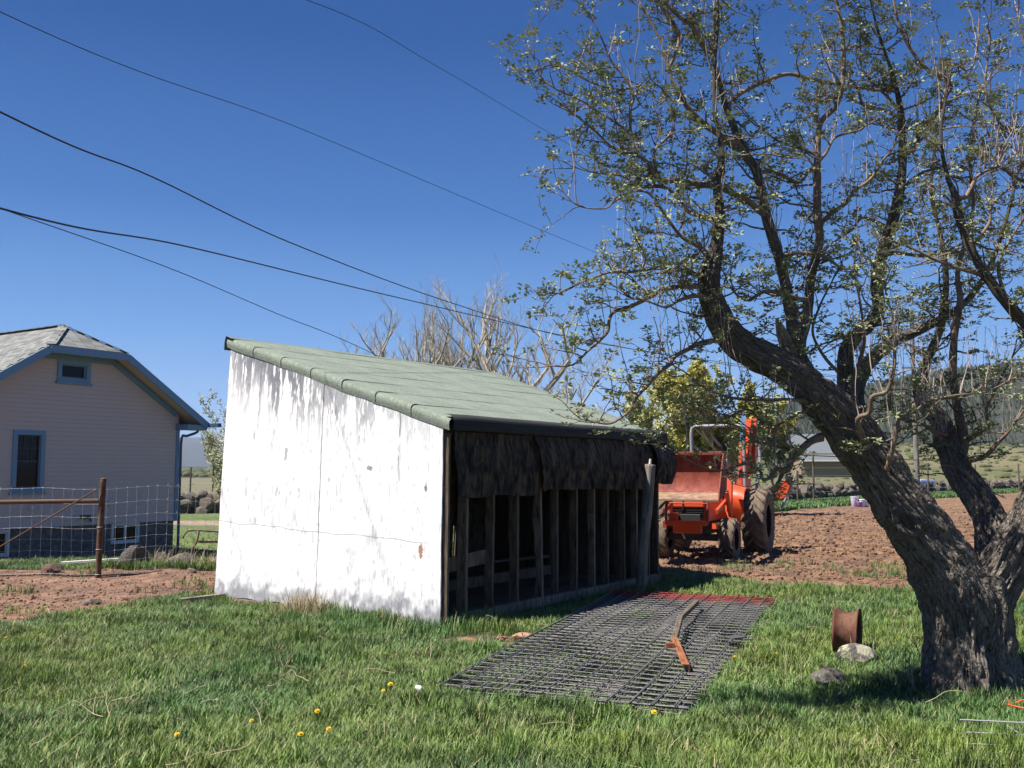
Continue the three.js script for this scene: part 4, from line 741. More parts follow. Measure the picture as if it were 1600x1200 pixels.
// ---------------------------------------------------------------- old fruit tree
// limbs and main branches as x, y, z, radius in metres from the foot of the tree
const LIMBS = [
  ['trunk', [-0.02, -0.11, 0.01, 0.3854, -0.015, 0.002, 0.01, 0.3478, -0.016, 0.203, 0.01, 0.3102, -0.02, 0.429, 0.01, 0.2961, -0.029, 0.656, 0.01, 0.3008, -0.072, 0.84, 0.03, 0.2812]],
  ['limb', [-0.02, 0.542, 0.01, 0.2726, -0.166, 0.898, 0.06, 0.252, -0.344, 1.152, 0.11, 0.227, -0.529, 1.404, 0.16, 0.207, -0.765, 1.736, 0.21, 0.1918, -0.988, 1.993, 0.26, 0.1723, -1.193, 2.194, 0.31, 0.1381, -1.415, 2.338, 0.36, 0.1288, -1.65, 2.445, 0.41, 0.1196, -1.814, 2.595, 0.46, 0.1064, -1.91, 2.789, 0.51, 0.0934, -1.926, 2.935, 0.56, 0.0806, -1.874, 3.136, 0.56, 0.052, -1.847, 3.384, 0.56, 0.0416, -1.846, 3.603, 0.51, 0.0314, -1.799, 3.826, 0.46, 0.0246, -1.839, 4.105, 0.46, 0.0176, -1.842, 4.433, 0.46, 0.0141, -1.807, 4.812, 0.46, 0.0106, -1.817, 5.242, 0.46, 0.007]],
  ['limb', [-1.149, 2.142, 0.28, 0.1135, -1.231, 2.378, 0.21, 0.0849, -1.238, 2.594, 0.16, 0.0515, -1.258, 2.866, 0.11, 0.0445, -1.317, 3.166, 0.11, 0.0426, -1.404, 3.469, 0.11, 0.0426, -1.449, 3.809, 0.06, 0.0411, -1.541, 3.976, 0.06, 0.0373, -1.639, 4.281, 0.01, 0.0263, -1.682, 4.496, -0.04, 0.0227, -1.735, 4.79, -0.04, 0.017, -1.703, 5.158, -0.04, 0.0133, -1.646, 5.57, -0.04, 0.0095]],
  ['limb', [-1.241, 2.212, 0.26, 0.058, -1.179, 2.507, 0.11, 0.0482, -1.069, 2.782, -0.04, 0.0417, -1.023, 3.044, -0.09, 0.0381, -0.935, 3.342, -0.14, 0.0365, -0.944, 3.536, -0.14, 0.0346, -0.921, 3.792, -0.19, 0.0309, -0.914, 4.035, -0.19, 0.0271, -0.866, 4.304, -0.24, 0.0234, -0.725, 4.474, -0.24, 0.0214, -0.652, 4.823, -0.29, 0.0196, -0.649, 5.206, -0.34, 0.0158, -0.725, 5.576, -0.34, 0.0118]],
  ['limb', [-0.758, 1.807, 0.11, 0.1034, -0.777, 2.049, -0.04, 0.088, -0.766, 2.345, -0.14, 0.0653, -0.734, 2.507, -0.19, 0.0619, -0.634, 2.632, -0.24, 0.0584, -0.528, 2.721, -0.24, 0.0565, -0.446, 2.834, -0.29, 0.051, -0.429, 3.069, -0.34, 0.0513, -0.387, 3.268, -0.34, 0.0513, -0.289, 3.5, -0.39, 0.0477, -0.22, 3.753, -0.39, 0.0437, -0.153, 4.045, -0.44, 0.038, -0.149, 4.452, -0.44, 0.03, -0.199, 4.766, -0.44, 0.018, -0.297, 5.088, -0.44, 0.012, -0.364, 5.412, -0.44, 0.008]],
  ['limb', [-0.742, 1.904, 0.01, 0.0874, -0.617, 2.216, -0.34, 0.0671, -0.425, 2.433, -0.64, 0.0616, -0.159, 2.641, -0.84, 0.059, 0.083, 2.752, -0.94, 0.0512, 0.364, 2.877, -1.04, 0.0389, 0.648, 3.06, -1.14, 0.0306, 0.854, 3.341, -1.14, 0.0219, 1.011, 3.737, -1.14, 0.0175, 1.144, 4.193, -1.14, 0.0131]],
  ['limb', [0.322, 0.915, -0.14, 0.1824, 0.357, 1.184, -0.29, 0.1322, 0.331, 1.364, -0.39, 0.1247, 0.252, 1.59, -0.54, 0.1178, 0.214, 1.784, -0.64, 0.1098, 0.206, 1.989, -0.74, 0.0967, 0.119, 2.152, -0.84, 0.0674, 0.131, 2.32, -0.94, 0.0555, 0.253, 2.547, -1.04, 0.0432, 0.372, 2.822, -1.04, 0.0346, 0.432, 3.208, -1.04, 0.0281, 0.403, 3.599, -1.04, 0.0216, 0.336, 3.992, -1.04, 0.0173, 0.393, 4.446, -1.04, 0.013]],
  ['limb', [0.257, 1.651, -0.59, 0.053, 0.339, 1.83, -0.64, 0.0452, 0.322, 2.09, -0.69, 0.0372, 0.322, 2.407, -0.74, 0.0333, 0.35, 2.723, -0.74, 0.0312, 0.403, 2.989, -0.74, 0.0291, 0.399, 3.256, -0.74, 0.0208, 0.492, 3.713, -0.64, 0.0164, 0.487, 4.197, -0.64, 0.0123, 0.587, 4.686, -0.64, 0.0103]],
  ['limb', [0.038, 0.384, 0.01, 0.2162, 0.162, 0.73, 0.06, 0.1867, 0.315, 1.021, 0.11, 0.1714, 0.453, 1.305, 0.16, 0.1656, 0.612, 1.668, 0.21, 0.1735, 0.759, 1.984, 0.26, 0.1349, 0.744, 2.253, 0.31, 0.1004, 0.545, 2.451, 0.36, 0.0643, 0.302, 2.635, 0.41, 0.0461, 0.165, 2.757, 0.46, 0.0422, 0.027, 2.956, 0.46, 0.0387, -0.076, 3.151, 0.46, 0.0352, -0.151, 3.393, 0.46, 0.0317, -0.176, 3.549, 0.46, 0.0246, -0.224, 3.687, 0.46, 0.0176, -0.249, 3.965, 0.46, 0.0123, -0.191, 4.292, 0.46, 0.0088]],
  ['limb', [0.759, 1.984, 0.26, 0.118, 0.918, 2.395, 0.26, 0.0843, 1.02, 2.866, 0.21, 0.0548, 0.984, 3.35, 0.16, 0.0405, 0.916, 3.831, 0.16, 0.0294, 0.897, 4.366, 0.16, 0.0221, 0.973, 4.908, 0.16, 0.0147, 0.952, 5.408, 0.16, 0.0092]],
  ['branch', [-1.404, 3.469, 0.11, 0.0259, -1.563, 3.556, 0.21, 0.0241, -1.761, 3.617, 0.31, 0.0223, -1.96, 3.62, 0.41, 0.0206, -2.1, 3.627, 0.46, 0.0191, -2.261, 3.626, 0.51, 0.0176, -2.329, 3.719, 0.56, 0.0134, -2.417, 3.783, 0.56, 0.0107, -2.574, 3.812, 0.61, 0.0093, -2.71, 3.916, 0.66, 0.0079, -2.841, 4.029, 0.66, 0.0066]],
  ['branch', [-1.541, 3.976, 0.06, 0.0289, -1.766, 4.083, 0.16, 0.0257, -1.893, 4.152, 0.21, 0.0241, -2.009, 4.258, 0.26, 0.0197, -2.109, 4.446, 0.26, 0.0141, -2.139, 4.592, 0.26, 0.0112, -2.198, 4.762, 0.26, 0.0084, -2.29, 4.958, 0.26, 0.007]],
  ['branch', [-1.637, 4.356, 0.01, 0.0175, -1.526, 4.471, -0.04, 0.0161, -1.324, 4.588, -0.09, 0.0163, -1.141, 4.66, -0.14, 0.0149, -0.957, 4.645, -0.19, 0.0135, -0.771, 4.63, -0.24, 0.0121, -0.598, 4.624, -0.29, 0.0106, -0.402, 4.619, -0.34, 0.0092]],
  ['branch', [-2.141, 4.514, 0.26, 0.0141, -2.048, 4.762, 0.26, 0.0169, -2.148, 4.958, 0.26, 0.0141, -2.241, 5.106, 0.26, 0.0112, -2.309, 5.303, 0.26, 0.0084]],
  ['branch', [-1.826, 4.685, 0.16, 0.0171, -1.938, 4.836, 0.26, 0.0155, -2.063, 4.909, 0.31, 0.014, -2.164, 4.981, 0.36, 0.0111, -2.255, 5.151, 0.36, 0.0083]],
  ['branch', [-0.931, 3.476, -0.14, 0.0179, -0.848, 3.547, -0.09, 0.0163, -0.766, 3.608, -0.04, 0.0147, -0.691, 3.707, -0.04, 0.0117, -0.567, 3.796, -0.04, 0.0103, -0.464, 3.945, -0.04, 0.0088]],
  ['branch', [-0.15, 4.119, -0.44, 0.0217, -0.051, 4.172, -0.44, 0.0217, 0.013, 4.367, -0.44, 0.0202, 0.108, 4.426, -0.44, 0.0186, 0.218, 4.606, -0.44, 0.0171, 0.259, 4.713, -0.44, 0.0155, 0.052, 4.852, -0.44, 0.014, -0.09, 5.072, -0.44, 0.0124, -0.159, 5.304, -0.44, 0.0093, -0.2, 5.63, -0.44, 0.0077]],
  ['branch', [0.218, 4.606, -0.44, 0.0108, 0.291, 4.873, -0.44, 0.0093, 0.392, 4.82, -0.44, 0.0077, 0.475, 4.927, -0.44, 0.0068, 0.515, 5.25, -0.44, 0.0062]],
  ['branch', [-0.15, 4.42, -0.44, 0.0155, -0.311, 4.47, -0.39, 0.0139, -0.483, 4.487, -0.34, 0.0122, -0.529, 4.619, -0.34, 0.0092, -0.602, 4.724, -0.34, 0.0076]],
  ['branch', [-0.163, 4.489, -0.44, 0.0124, -0.262, 4.606, -0.44, 0.0108, -0.386, 4.739, -0.44, 0.0093, -0.459, 4.873, -0.44, 0.0077, -0.449, 5.196, -0.44, 0.0062]],
  ['branch', [-1.78, 2.509, 0.44, 0.0219, -1.895, 2.483, 0.56, 0.0188, -2.024, 2.448, 0.66, 0.0172, -2.129, 2.392, 0.76, 0.0156, -2.21, 2.344, 0.81, 0.0142, -2.261, 2.283, 0.86, 0.0128, -2.332, 2.228, 0.91, 0.0127, -2.414, 2.141, 0.96, 0.0113, -2.495, 2.055, 1.01, 0.01, -2.539, 1.979, 1.06, 0.0087, -2.599, 1.927, 1.06, 0.0074, -2.677, 1.888, 1.11, 0.0061, -2.768, 1.894, 1.16, 0.0049]],
  ['branch', [-1.923, 2.863, 0.54, 0.0216, -2.091, 2.84, 0.66, 0.0185, -2.186, 2.822, 0.71, 0.0171, -2.272, 2.799, 0.76, 0.0156, -2.394, 2.726, 0.81, 0.0142, -2.507, 2.666, 0.86, 0.0128, -2.617, 2.624, 0.91, 0.0114, -2.656, 2.561, 0.96, 0.0113, -2.664, 2.491, 0.96, 0.0101, -2.718, 2.429, 0.96, 0.0101, -2.805, 2.348, 1.01, 0.0075, -2.898, 2.261, 1.06, 0.0062, -3.01, 2.253, 1.06, 0.0045]],
  ['branch', [-1.901, 2.766, 0.51, 0.0217, -1.984, 2.761, 0.66, 0.0185, -2.068, 2.756, 0.76, 0.0156, -2.193, 2.704, 0.86, 0.0103, -2.285, 2.653, 0.91, 0.0076, -2.416, 2.686, 0.96, 0.0063, -2.518, 2.707, 0.96, 0.005]],
  ['branch', [-1.926, 2.935, 0.56, 0.0188, -2.046, 2.924, 0.66, 0.0132, -2.193, 2.937, 0.76, 0.0117, -2.357, 2.916, 0.86, 0.0103, -2.51, 2.884, 0.91, 0.0089, -2.64, 2.874, 0.96, 0.0076, -2.765, 2.832, 0.96, 0.0063, -2.868, 2.79, 0.96, 0.005]],
  ['branch', [-1.893, 3.069, 0.56, 0.0188, -2.012, 3.125, 0.61, 0.0133, -2.129, 3.179, 0.66, 0.0119, -2.222, 3.277, 0.71, 0.0105, -2.315, 3.395, 0.76, 0.0091, -2.378, 3.46, 0.76, 0.0078, -2.486, 3.46, 0.76, 0.0065, -2.594, 3.395, 0.76, 0.0065, -2.658, 3.347, 0.76, 0.0052, -2.83, 3.364, 0.76, 0.0047, -2.936, 3.46, 0.76, 0.0039]],
  ['branch', [-1.875, 3.294, 0.56, 0.0188, -1.922, 3.352, 0.51, 0.0162, -2.045, 3.411, 0.46, 0.0136, -2.138, 3.579, 0.36, 0.0111, -2.229, 3.625, 0.36, 0.0097, -2.366, 3.625, 0.36, 0.0083, -2.502, 3.696, 0.36, 0.0069, -2.685, 3.719, 0.36, 0.0055, -2.822, 3.756, 0.36, 0.0042]],
  ['branch', [-2.261, 3.626, 0.51, 0.0135, -2.293, 3.792, 0.56, 0.0107, -2.234, 3.875, 0.56, 0.0094, -2.157, 3.952, 0.56, 0.0081, -2.164, 4.067, 0.56, 0.0067, -2.207, 4.205, 0.56, 0.0054]],
  ['branch', [-2.417, 3.783, 0.56, 0.0107, -2.456, 3.92, 0.56, 0.0094, -2.566, 4.021, 0.56, 0.0081, -2.699, 4.104, 0.56, 0.0067, -2.811, 4.182, 0.56, 0.0059, -2.969, 4.231, 0.61, 0.0053, -3.08, 4.323, 0.61, 0.0043, -3.124, 4.438, 0.61, 0.0032]],
  ['branch', [-2.456, 3.92, 0.56, 0.0107, -2.454, 4.113, 0.56, 0.0107, -2.43, 4.205, 0.56, 0.0094, -2.496, 4.344, 0.56, 0.0081, -2.585, 4.46, 0.56, 0.0067, -2.65, 4.623, 0.56, 0.0054, -2.704, 4.74, 0.56, 0.0035]],
  ['branch', [-2.43, 4.205, 0.56, 0.0094, -2.385, 4.275, 0.56, 0.0081, -2.519, 4.252, 0.56, 0.0081, -2.653, 4.275, 0.56, 0.0067, -2.787, 4.335, 0.56, 0.0059, -2.877, 4.39, 0.56, 0.0054]],
  ['branch', [-1.109, 1.833, 0.31, 0.0335, -1.213, 1.787, 0.34, 0.0222, -1.334, 1.645, 0.31, 0.014]],
  ['branch', [-1.213, 1.787, 0.34, 0.025, -1.335, 1.701, 0.41, 0.0206, -1.391, 1.6, 0.46, 0.0177, -1.479, 1.609, 0.51, 0.0149, -1.537, 1.557, 0.56, 0.0134, -1.603, 1.536, 0.61, 0.012, -1.635, 1.6, 0.66, 0.0093, -1.728, 1.642, 0.66, 0.0079, -1.889, 1.6, 0.71, 0.0066, -2.045, 1.629, 0.76, 0.0057, -2.17, 1.696, 0.76, 0.0047, -2.273, 1.788, 0.76, 0.0039]],
  ['branch', [-1.303, 1.733, 0.38, 0.0138, -1.456, 1.797, 0.46, 0.0123, -1.58, 1.778, 0.51, 0.0108, -1.687, 1.837, 0.56, 0.0086, -1.763, 1.902, 0.56, 0.0067, -1.893, 1.924, 0.56, 0.0054]],
  ['branch', [-1.212, 2.077, 0.36, 0.0166, -1.383, 2.088, 0.46, 0.0109, -1.564, 2.076, 0.56, 0.0094, -1.74, 2.073, 0.66, 0.0079, -1.9, 2.103, 0.71, 0.0068, -2.011, 2.137, 0.76, 0.0057, -2.119, 2.231, 0.76, 0.0047, -2.224, 2.294, 0.76, 0.0036]],
  ['branch', [-1.213, 2.023, 0.36, 0.0138, -1.378, 1.951, 0.46, 0.0095, -1.547, 1.889, 0.56, 0.0081, -1.674, 2.011, 0.56, 0.0067, -1.805, 1.967, 0.56, 0.0054, -1.934, 2.011, 0.56, 0.0043]],
  ['branch', [-0.863, 1.797, 0.46, 0.0246, -0.938, 1.946, 0.56, 0.0175, -0.877, 1.986, 0.61, 0.016, -0.875, 2.09, 0.66, 0.0145, -0.776, 2.124, 0.66, 0.0132, -0.744, 2.257, 0.71, 0.0118, -0.73, 2.407, 0.71, 0.01, -0.736, 2.601, 0.71, 0.0079, -0.772, 2.774, 0.71, 0.0052]],
  ['branch', [-0.716, 1.6, 0.46, 0.0191, -0.692, 1.794, 0.56, 0.0134, -0.677, 1.943, 0.61, 0.012, -0.61, 1.983, 0.66, 0.0106, -0.522, 2.052, 0.71, 0.0079, -0.373, 2.091, 0.76, 0.0065, -0.162, 2.116, 0.76, 0.0052, 0.032, 2.209, 0.76, 0.0039]],
  ['branch', [0.218, 1.881, -0.64, 0.0255, 0.018, 1.899, -0.44, 0.0155, -0.122, 1.959, -0.34, 0.0122, -0.285, 1.973, -0.24, 0.0091, -0.443, 2.055, -0.14, 0.0074]],
  ['branch', [0.349, 1.83, -0.64, 0.0255, 0.417, 1.903, -0.54, 0.0188, 0.495, 1.953, -0.54, 0.0157, 0.481, 2.08, -0.54, 0.0126, 0.586, 2.284, -0.54, 0.0094, 0.698, 2.489, -0.54, 0.0079]],
  ['branch', [0.306, 1.675, -0.54, 0.022, 0.41, 1.714, -0.44, 0.0186, 0.49, 1.822, -0.39, 0.0154, 0.542, 1.895, -0.34, 0.0122, 0.673, 2.068, -0.34, 0.0092, 0.831, 2.266, -0.34, 0.0076]],
  ['branch', [0.027, 2.956, 0.46, 0.0164, -0.154, 3.001, 0.46, 0.0123, -0.33, 3.069, 0.46, 0.0109, -0.461, 3.137, 0.46, 0.0082, -0.571, 3.183, 0.46, 0.0055]],
  ['branch', [-0.076, 3.151, 0.46, 0.0136, 0.061, 3.32, 0.46, 0.0109, 0.09, 3.457, 0.46, 0.0082, 0.231, 3.595, 0.46, 0.0068, 0.33, 3.78, 0.46, 0.0055]],
  ['branch', [-0.177, 3.526, 0.46, 0.0164, -0.101, 3.508, 0.46, 0.0164, -0.039, 3.604, 0.46, 0.0136, 0.014, 3.678, 0.46, 0.0109, 0.147, 3.724, 0.46, 0.0095, 0.279, 3.65, 0.46, 0.0082]],
  ['branch', [0.165, 2.757, 0.46, 0.0164, 0.114, 3.001, 0.46, 0.0109, 0.19, 3.183, 0.46, 0.0082, 0.31, 3.366, 0.46, 0.0068]],
  ['branch', [0.916, 3.831, 0.16, 0.0171, 0.688, 3.976, 0.16, 0.0143, 0.48, 4.073, 0.16, 0.0114, 0.319, 4.17, 0.16, 0.0086, 0.235, 4.415, 0.16, 0.0071, 0.272, 4.71, 0.16, 0.0057]],
  ['branch', [0.984, 3.35, 0.16, 0.0171, 0.757, 3.494, 0.16, 0.0143, 0.532, 3.686, 0.16, 0.0114, 0.372, 3.782, 0.16, 0.0086, 0.286, 3.976, 0.16, 0.0071]],
  ['branch', [0.897, 4.366, 0.16, 0.0143, 0.717, 4.562, 0.16, 0.0114, 0.558, 4.71, 0.16, 0.0086, 0.5, 5.008, 0.16, 0.0057]],
  ['branch', [-0.387, 3.268, -0.34, 0.0184, -0.271, 3.298, -0.34, 0.0153, -0.071, 3.273, -0.34, 0.0122, 0.105, 3.298, -0.34, 0.0092, 0.234, 3.375, -0.34, 0.0061]],
  ['branch', [-1.258, 2.866, 0.11, 0.0201, -1.139, 2.829, 0.16, 0.0171, -1.43, 2.89, 0.21, 0.0142, -1.583, 2.811, 0.26, 0.0084, -1.673, 2.857, 0.26, 0.007]],
  ['branch', [-1.317, 3.166, 0.11, 0.0172, -1.199, 3.183, 0.16, 0.0143, -1.013, 3.16, 0.16, 0.0114, -0.852, 3.065, 0.16, 0.0086, -0.71, 3.112, 0.16, 0.0071]],
  ['branch', [-1.449, 3.809, 0.06, 0.0174, -1.306, 3.84, 0.01, 0.016, -1.124, 3.771, -0.04, 0.0147, -1.04, 3.845, -0.04, 0.0132, -0.9, 3.995, -0.04, 0.0117, -0.823, 4.12, -0.04, 0.0088, -0.651, 4.17, -0.04, 0.0073]],
  ['branch', [-0.22, 3.753, -0.39, 0.0154, -0.081, 3.92, -0.44, 0.0124, 0.076, 3.998, -0.44, 0.0108, 0.256, 4.014, -0.44, 0.0093, 0.414, 4.13, -0.44, 0.0062]],
  ['branch', [-0.914, 4.035, -0.19, 0.015, -1.062, 4.069, -0.14, 0.0119, -1.233, 4.13, -0.14, 0.0089, -1.354, 4.231, -0.14, 0.006]],
  ['branch', [-0.289, 3.5, -0.39, 0.0154, -0.513, 3.58, -0.34, 0.0122, -0.616, 3.477, -0.34, 0.0092, -0.77, 3.375, -0.34, 0.0061]],
  ['branch', [-0.772, 2.296, -0.14, 0.0179, -0.946, 2.43, -0.04, 0.0117, -1.036, 2.623, -0.04, 0.0103, -0.982, 2.816, -0.04, 0.0088, -0.881, 3.01, -0.04, 0.0059]],
  ['branch', [-0.751, 2.2, -0.14, 0.0179, -0.694, 2.513, 0.06, 0.0116, -0.745, 2.782, 0.16, 0.0086, -0.782, 3.065, 0.16, 0.0071, -0.75, 3.35, 0.16, 0.0057]]
];

class Twigs { // collects many thin tapered tubes into one geometry
  constructor() { this.pos = []; this.uv = []; this.idx = []; }
  add(P, seg = 5) { // P: [x,y,z,r][]
    const b0 = this.pos.length / 3, w = seg + 1; let N = null, s = 0;
    for (let i = 0; i < P.length; i++) {
      const a = P[Math.max(0, i - 1)], b = P[Math.min(P.length - 1, i + 1)]; let tx = b[0] - a[0], ty = b[1] - a[1], tz = b[2] - a[2]; const l = Math.hypot(tx, ty, tz) || 1; tx /= l; ty /= l; tz /= l;
      if (!N) N = Math.abs(tx) > 0.8 ? [0, 0, 1] : [1, 0, 0];
      let k = N[0] * tx + N[1] * ty + N[2] * tz; let nx = N[0] - k * tx, ny = N[1] - k * ty, nz = N[2] - k * tz; const nl = Math.hypot(nx, ny, nz) || 1; nx /= nl; ny /= nl; nz /= nl; N = [nx, ny, nz];
      const bx = ty * nz - tz * ny, by = tz * nx - tx * nz, bz = tx * ny - ty * nx;
      if (i) s += Math.hypot(P[i][0] - P[i - 1][0], P[i][1] - P[i - 1][1], P[i][2] - P[i - 1][2]);
      for (let j = 0; j <= seg; j++) { const an = j / seg * 6.28319, c = Math.cos(an) * P[i][3], d = Math.sin(an) * P[i][3]; this.pos.push(P[i][0] + nx * c + bx * d, P[i][1] + ny * c + by * d, P[i][2] + nz * c + bz * d); this.uv.push(j / seg * 0.1, s); }
    }
    for (let i = 0; i < P.length - 1; i++) for (let j = 0; j < seg; j++) { const a = b0 + i * w + j, b = a + w; this.idx.push(a, a + 1, b, a + 1, b + 1, b); }
  }
  geo() { const g = new THREE.BufferGeometry(); g.setAttribute('position', new THREE.Float32BufferAttribute(this.pos, 3)); g.setAttribute('uv', new THREE.Float32BufferAttribute(this.uv, 2)); g.setIndex(this.idx); g.computeVertexNormals(); return g; }
}
function leafCluster(seed, n, len, wid, up = 0.6) { // a spur of small folded leaves
  const R = mulberry(seed), pos = [], idx = [], nrm = [];
  for (let i = 0; i < n; i++) {
    const a = R() * 6.283, el = up * (0.2 + 0.9 * R()) * 1.3 - 0.25, L = len * (0.6 + 0.6 * R()), W = wid * (0.7 + 0.5 * R());
    const d = V(Math.cos(a) * Math.cos(el), Math.sin(el), Math.sin(a) * Math.cos(el)), s = V(-Math.sin(a), (R() - 0.5) * 0.8, Math.cos(a)).normalize(), u = d.clone().cross(s).normalize(); if (u.y < 0) u.negate();
    const b = pos.length / 3, o = d.clone().multiplyScalar(0.008 + 0.012 * R());
    const q = (f, w, h) => { const p = o.clone().addScaledVector(d, L * f).addScaledVector(s, W * w).addScaledVector(u, h * W); pos.push(p.x, p.y, p.z); };
    const cv = (R() - 0.3) * 0.5;
    q(0, 0, 0); q(0.38, -0.5, 0.28); q(0.4, 0, 0); q(0.38, 0.5, 0.28); q(0.75, -0.36, 0.2 - cv); q(0.78, 0, -cv); q(0.75, 0.36, 0.2 - cv); q(1.05, 0, -cv * 1.8);
    idx.push(b, b + 1, b + 2, b, b + 2, b + 3, b + 1, b + 4, b + 5, b + 1, b + 5, b + 2, b + 2, b + 5, b + 6, b + 2, b + 6, b + 3, b + 4, b + 7, b + 5, b + 5, b + 7, b + 6);
  }
  const g = new THREE.BufferGeometry(); g.setAttribute('position', new THREE.Float32BufferAttribute(pos, 3)); g.setIndex(idx); g.computeVertexNormals(); return g;
}
function instances(parent, name, geos, m, list, colour) { // list: [x,y,z,scale,rx,ry,rz]; one InstancedMesh for each geometry
  const M = new THREE.Matrix4(), Q = new THREE.Quaternion(), E = new THREE.Euler(), c = new THREE.Color(), out = [];
  geos.forEach((g, k) => {
    const sub = list.filter((_, i) => i % geos.length === k); if (!sub.length) return;
    const im = new THREE.InstancedMesh(g, m, sub.length); im.name = parent === scene ? numbered(name) : name; im.castShadow = im.receiveShadow = true; im.userData.kind = 'stuff';
    sub.forEach((q, i) => { E.set(q[4] || 0, q[5] || 0, q[6] || 0); M.compose(V(q[0], q[1], q[2]), Q.setFromEuler(E), V(q[3], q[7] || q[3], q[3])); im.setMatrixAt(i, M); if (colour) im.setColorAt(i, colour(c, i, q)); });
    parent.add(im); out.push(im);
  });
  return out;
}
{
  const FX = 3.28, FZ = -7.06;
  const tree = thing('apple_tree', 'gnarled old forked fruit tree coming into leaf beside the rusty wheel rim', 'tree', [FX, 0, FZ]);
  const barkM = new THREE.MeshStandardMaterial({ color: rgb(0.235, 0.21, 0.19), map: rep(barkTex, 3, 2), bumpMap: rep(barkBump, 3, 2), bumpScale: 0.032, roughness: 0.95 });
  const youngM = new THREE.MeshStandardMaterial({ color: rgb(0.25, 0.185, 0.135), map: rep(barkTex, 4, 3), bumpMap: rep(barkBump, 4, 3), bumpScale: 0.003, roughness: 0.75 });
  const bark = (amp, seed) => (s, a, r, p) => {
    const c = Math.cos(a), d = Math.sin(a), k = Math.min(1, r / 0.18);
    const wx = c * r * 38 + 0.5 * vn3(c * 2, d * 2, s * 5), wy = d * r * 38 + 0.5 * vn3(d * 2, c * 2, s * 4 + 9);
    const ridge = 1 - Math.abs(vn3(wx, wy, s * 3.4 + seed)), r2 = 1 - Math.abs(vn3(wx * 2.2, wy * 2.2, s * 8 + seed));
    const lump = fbm3(p[0] * 4 + seed, p[1] * 4, p[2] * 4, 3);
    return amp * k * (0.045 * lump * (r / 0.25) - 0.036 * ridge * ridge * ridge - 0.016 * r2 * r2);
  };
  const limbs = LIMBS.map(([k, a]) => { const p = []; for (let i = 0; i < a.length; i += 4) p.push([a[i], a[i + 1], a[i + 2], a[i + 3]]); return [k, p]; });
  limbs.forEach(([k, p], i) => {
    if (k === 'trunk') {
      part(tree, 'trunk', sweep(p, 200, 0.012, (s, a, r, q) => {
        const flute = 0.035 * Math.cos(a * 3 + 0.8) + 0.022 * Math.cos(a * 5 + 2 + s * 1.5) + 0.016 * Math.cos(a * 8 + 1); const low = Math.exp(-s / 0.28);
        return flute * (0.55 + 1.4 * low) + bark(1.15, 3)(s, a, r, q) + low * 0.05 * (0.5 + 0.5 * Math.cos(a * 4 + 1));
      }), barkM);
    } else if (k === 'limb') {
      const big = p[0][3] > 0.1;
      part(tree, 'limb', sweep(p, big ? 130 : 30, big ? 0.016 : 0.02, bark(big ? 1.0 : 0.8, i * 3.7)), p[0][3] > 0.07 ? barkM : youngM);
    } else part(tree, 'branch', sweep(p, 12, 0.025, (s, a, r, q) => 0.22 * r * fbm3(q[0] * 14, q[1] * 14, q[2] * 14, 2)), youngM);
  });
  { // knot hollow with its swollen rim on the leaning limb, and the torn white stub above the fork
    const q = limbs[1][1][3], kx = q[0] - 0.02, ky = q[1] - 0.16, kz = q[2] + 0.235;
    const t = new THREE.TorusGeometry(0.075, 0.028, 12, 30); const tp = t.attributes.position; for (let i = 0; i < tp.count; i++) { const k = 1 + 0.35 * fbm3(tp.getX(i) * 12, tp.getY(i) * 12, tp.getZ(i) * 12, 2); tp.setXYZ(i, tp.getX(i) * k * 0.75, tp.getY(i) * k * 1.2, tp.getZ(i)); } t.computeVertexNormals(); t.rotateZ(0.5); t.rotateX(-0.15); t.rotateY(-0.35); t.translate(kx, ky, kz - 0.035);
    part(tree, 'knot_rim', t, barkM);
    const st = limbs[2][1][1];
    part(tree, 'torn_stub', sweep([[st[0] - 0.02, st[1] - 0.1, st[2] + 0.06, 0.055], [st[0] - 0.08, st[1] + 0.06, st[2] + 0.06, 0.05], [st[0] - 0.12, st[1] + 0.2, st[2] + 0.05, 0.036], [st[0] - 0.15, st[1] + 0.31, st[2] + 0.05, 0.006]], 12, 0.03, (s, a) => 0.008 * Math.cos(a * 3 + s * 8)), new THREE.MeshStandardMaterial({ color: rgb(0.42, 0.33, 0.24), map: rep(woodTex, 2, 1), roughness: 0.9 }));
  }
  // twigs and spurs
  const R = mulberry(4242), tw = new Twigs(), leaves = [], sprouts = new Twigs();
  const G = () => (R() + R() + R() - 1.5) * 0.8;
  function grow(x, y, z, dx, dy, dz, r, len, level) {
    const n = Math.max(4, Math.round(len / 0.032)), P = [[x, y, z, r]], st = len / n;
    for (let i = 1; i <= n; i++) {
      const g = level === 3 ? 0.22 : 0.42; dx += G() * g; dy += G() * g + (level === 3 ? 0.07 : 0.035); dz += G() * g; const l = Math.hypot(dx, dy, dz); dx /= l; dy /= l; dz /= l;
      x += dx * st; y += dy * st; z += dz * st; const rr = Math.max(0.0019, r * (1 - 0.68 * i / n)); P.push([x, y, z, rr]);
      if (level < 2 && i > 1 && R() < (level === 0 ? 0.30 : 0.24)) { const a = R() * 6.28; grow(x, y, z, dx * 0.4 + Math.cos(a) * 0.8, dy * 0.4 + 0.25 * R() + Math.sin(a * 1.7) * 0.5, dz * 0.4 + Math.sin(a) * 0.8, Math.max(0.0018, rr * 0.65), len * (0.28 + 0.3 * R()), level + 1); }
      if (level !== 3 && i > 1 && R() < (level === 0 ? 0.18 : 0.25)) leaves.push([x, y, z, 0.62 + 0.6 * R(), (R() - 0.5) * 1.4, R() * 6.28, (R() - 0.5) * 1.4]);
      if (level === 3 && R() < 0.22) leaves.push([x, y, z, 0.22 + 0.2 * R(), (R() - 0.5) * 0.8, R() * 6.28, (R() - 0.5) * 0.8]);
    }
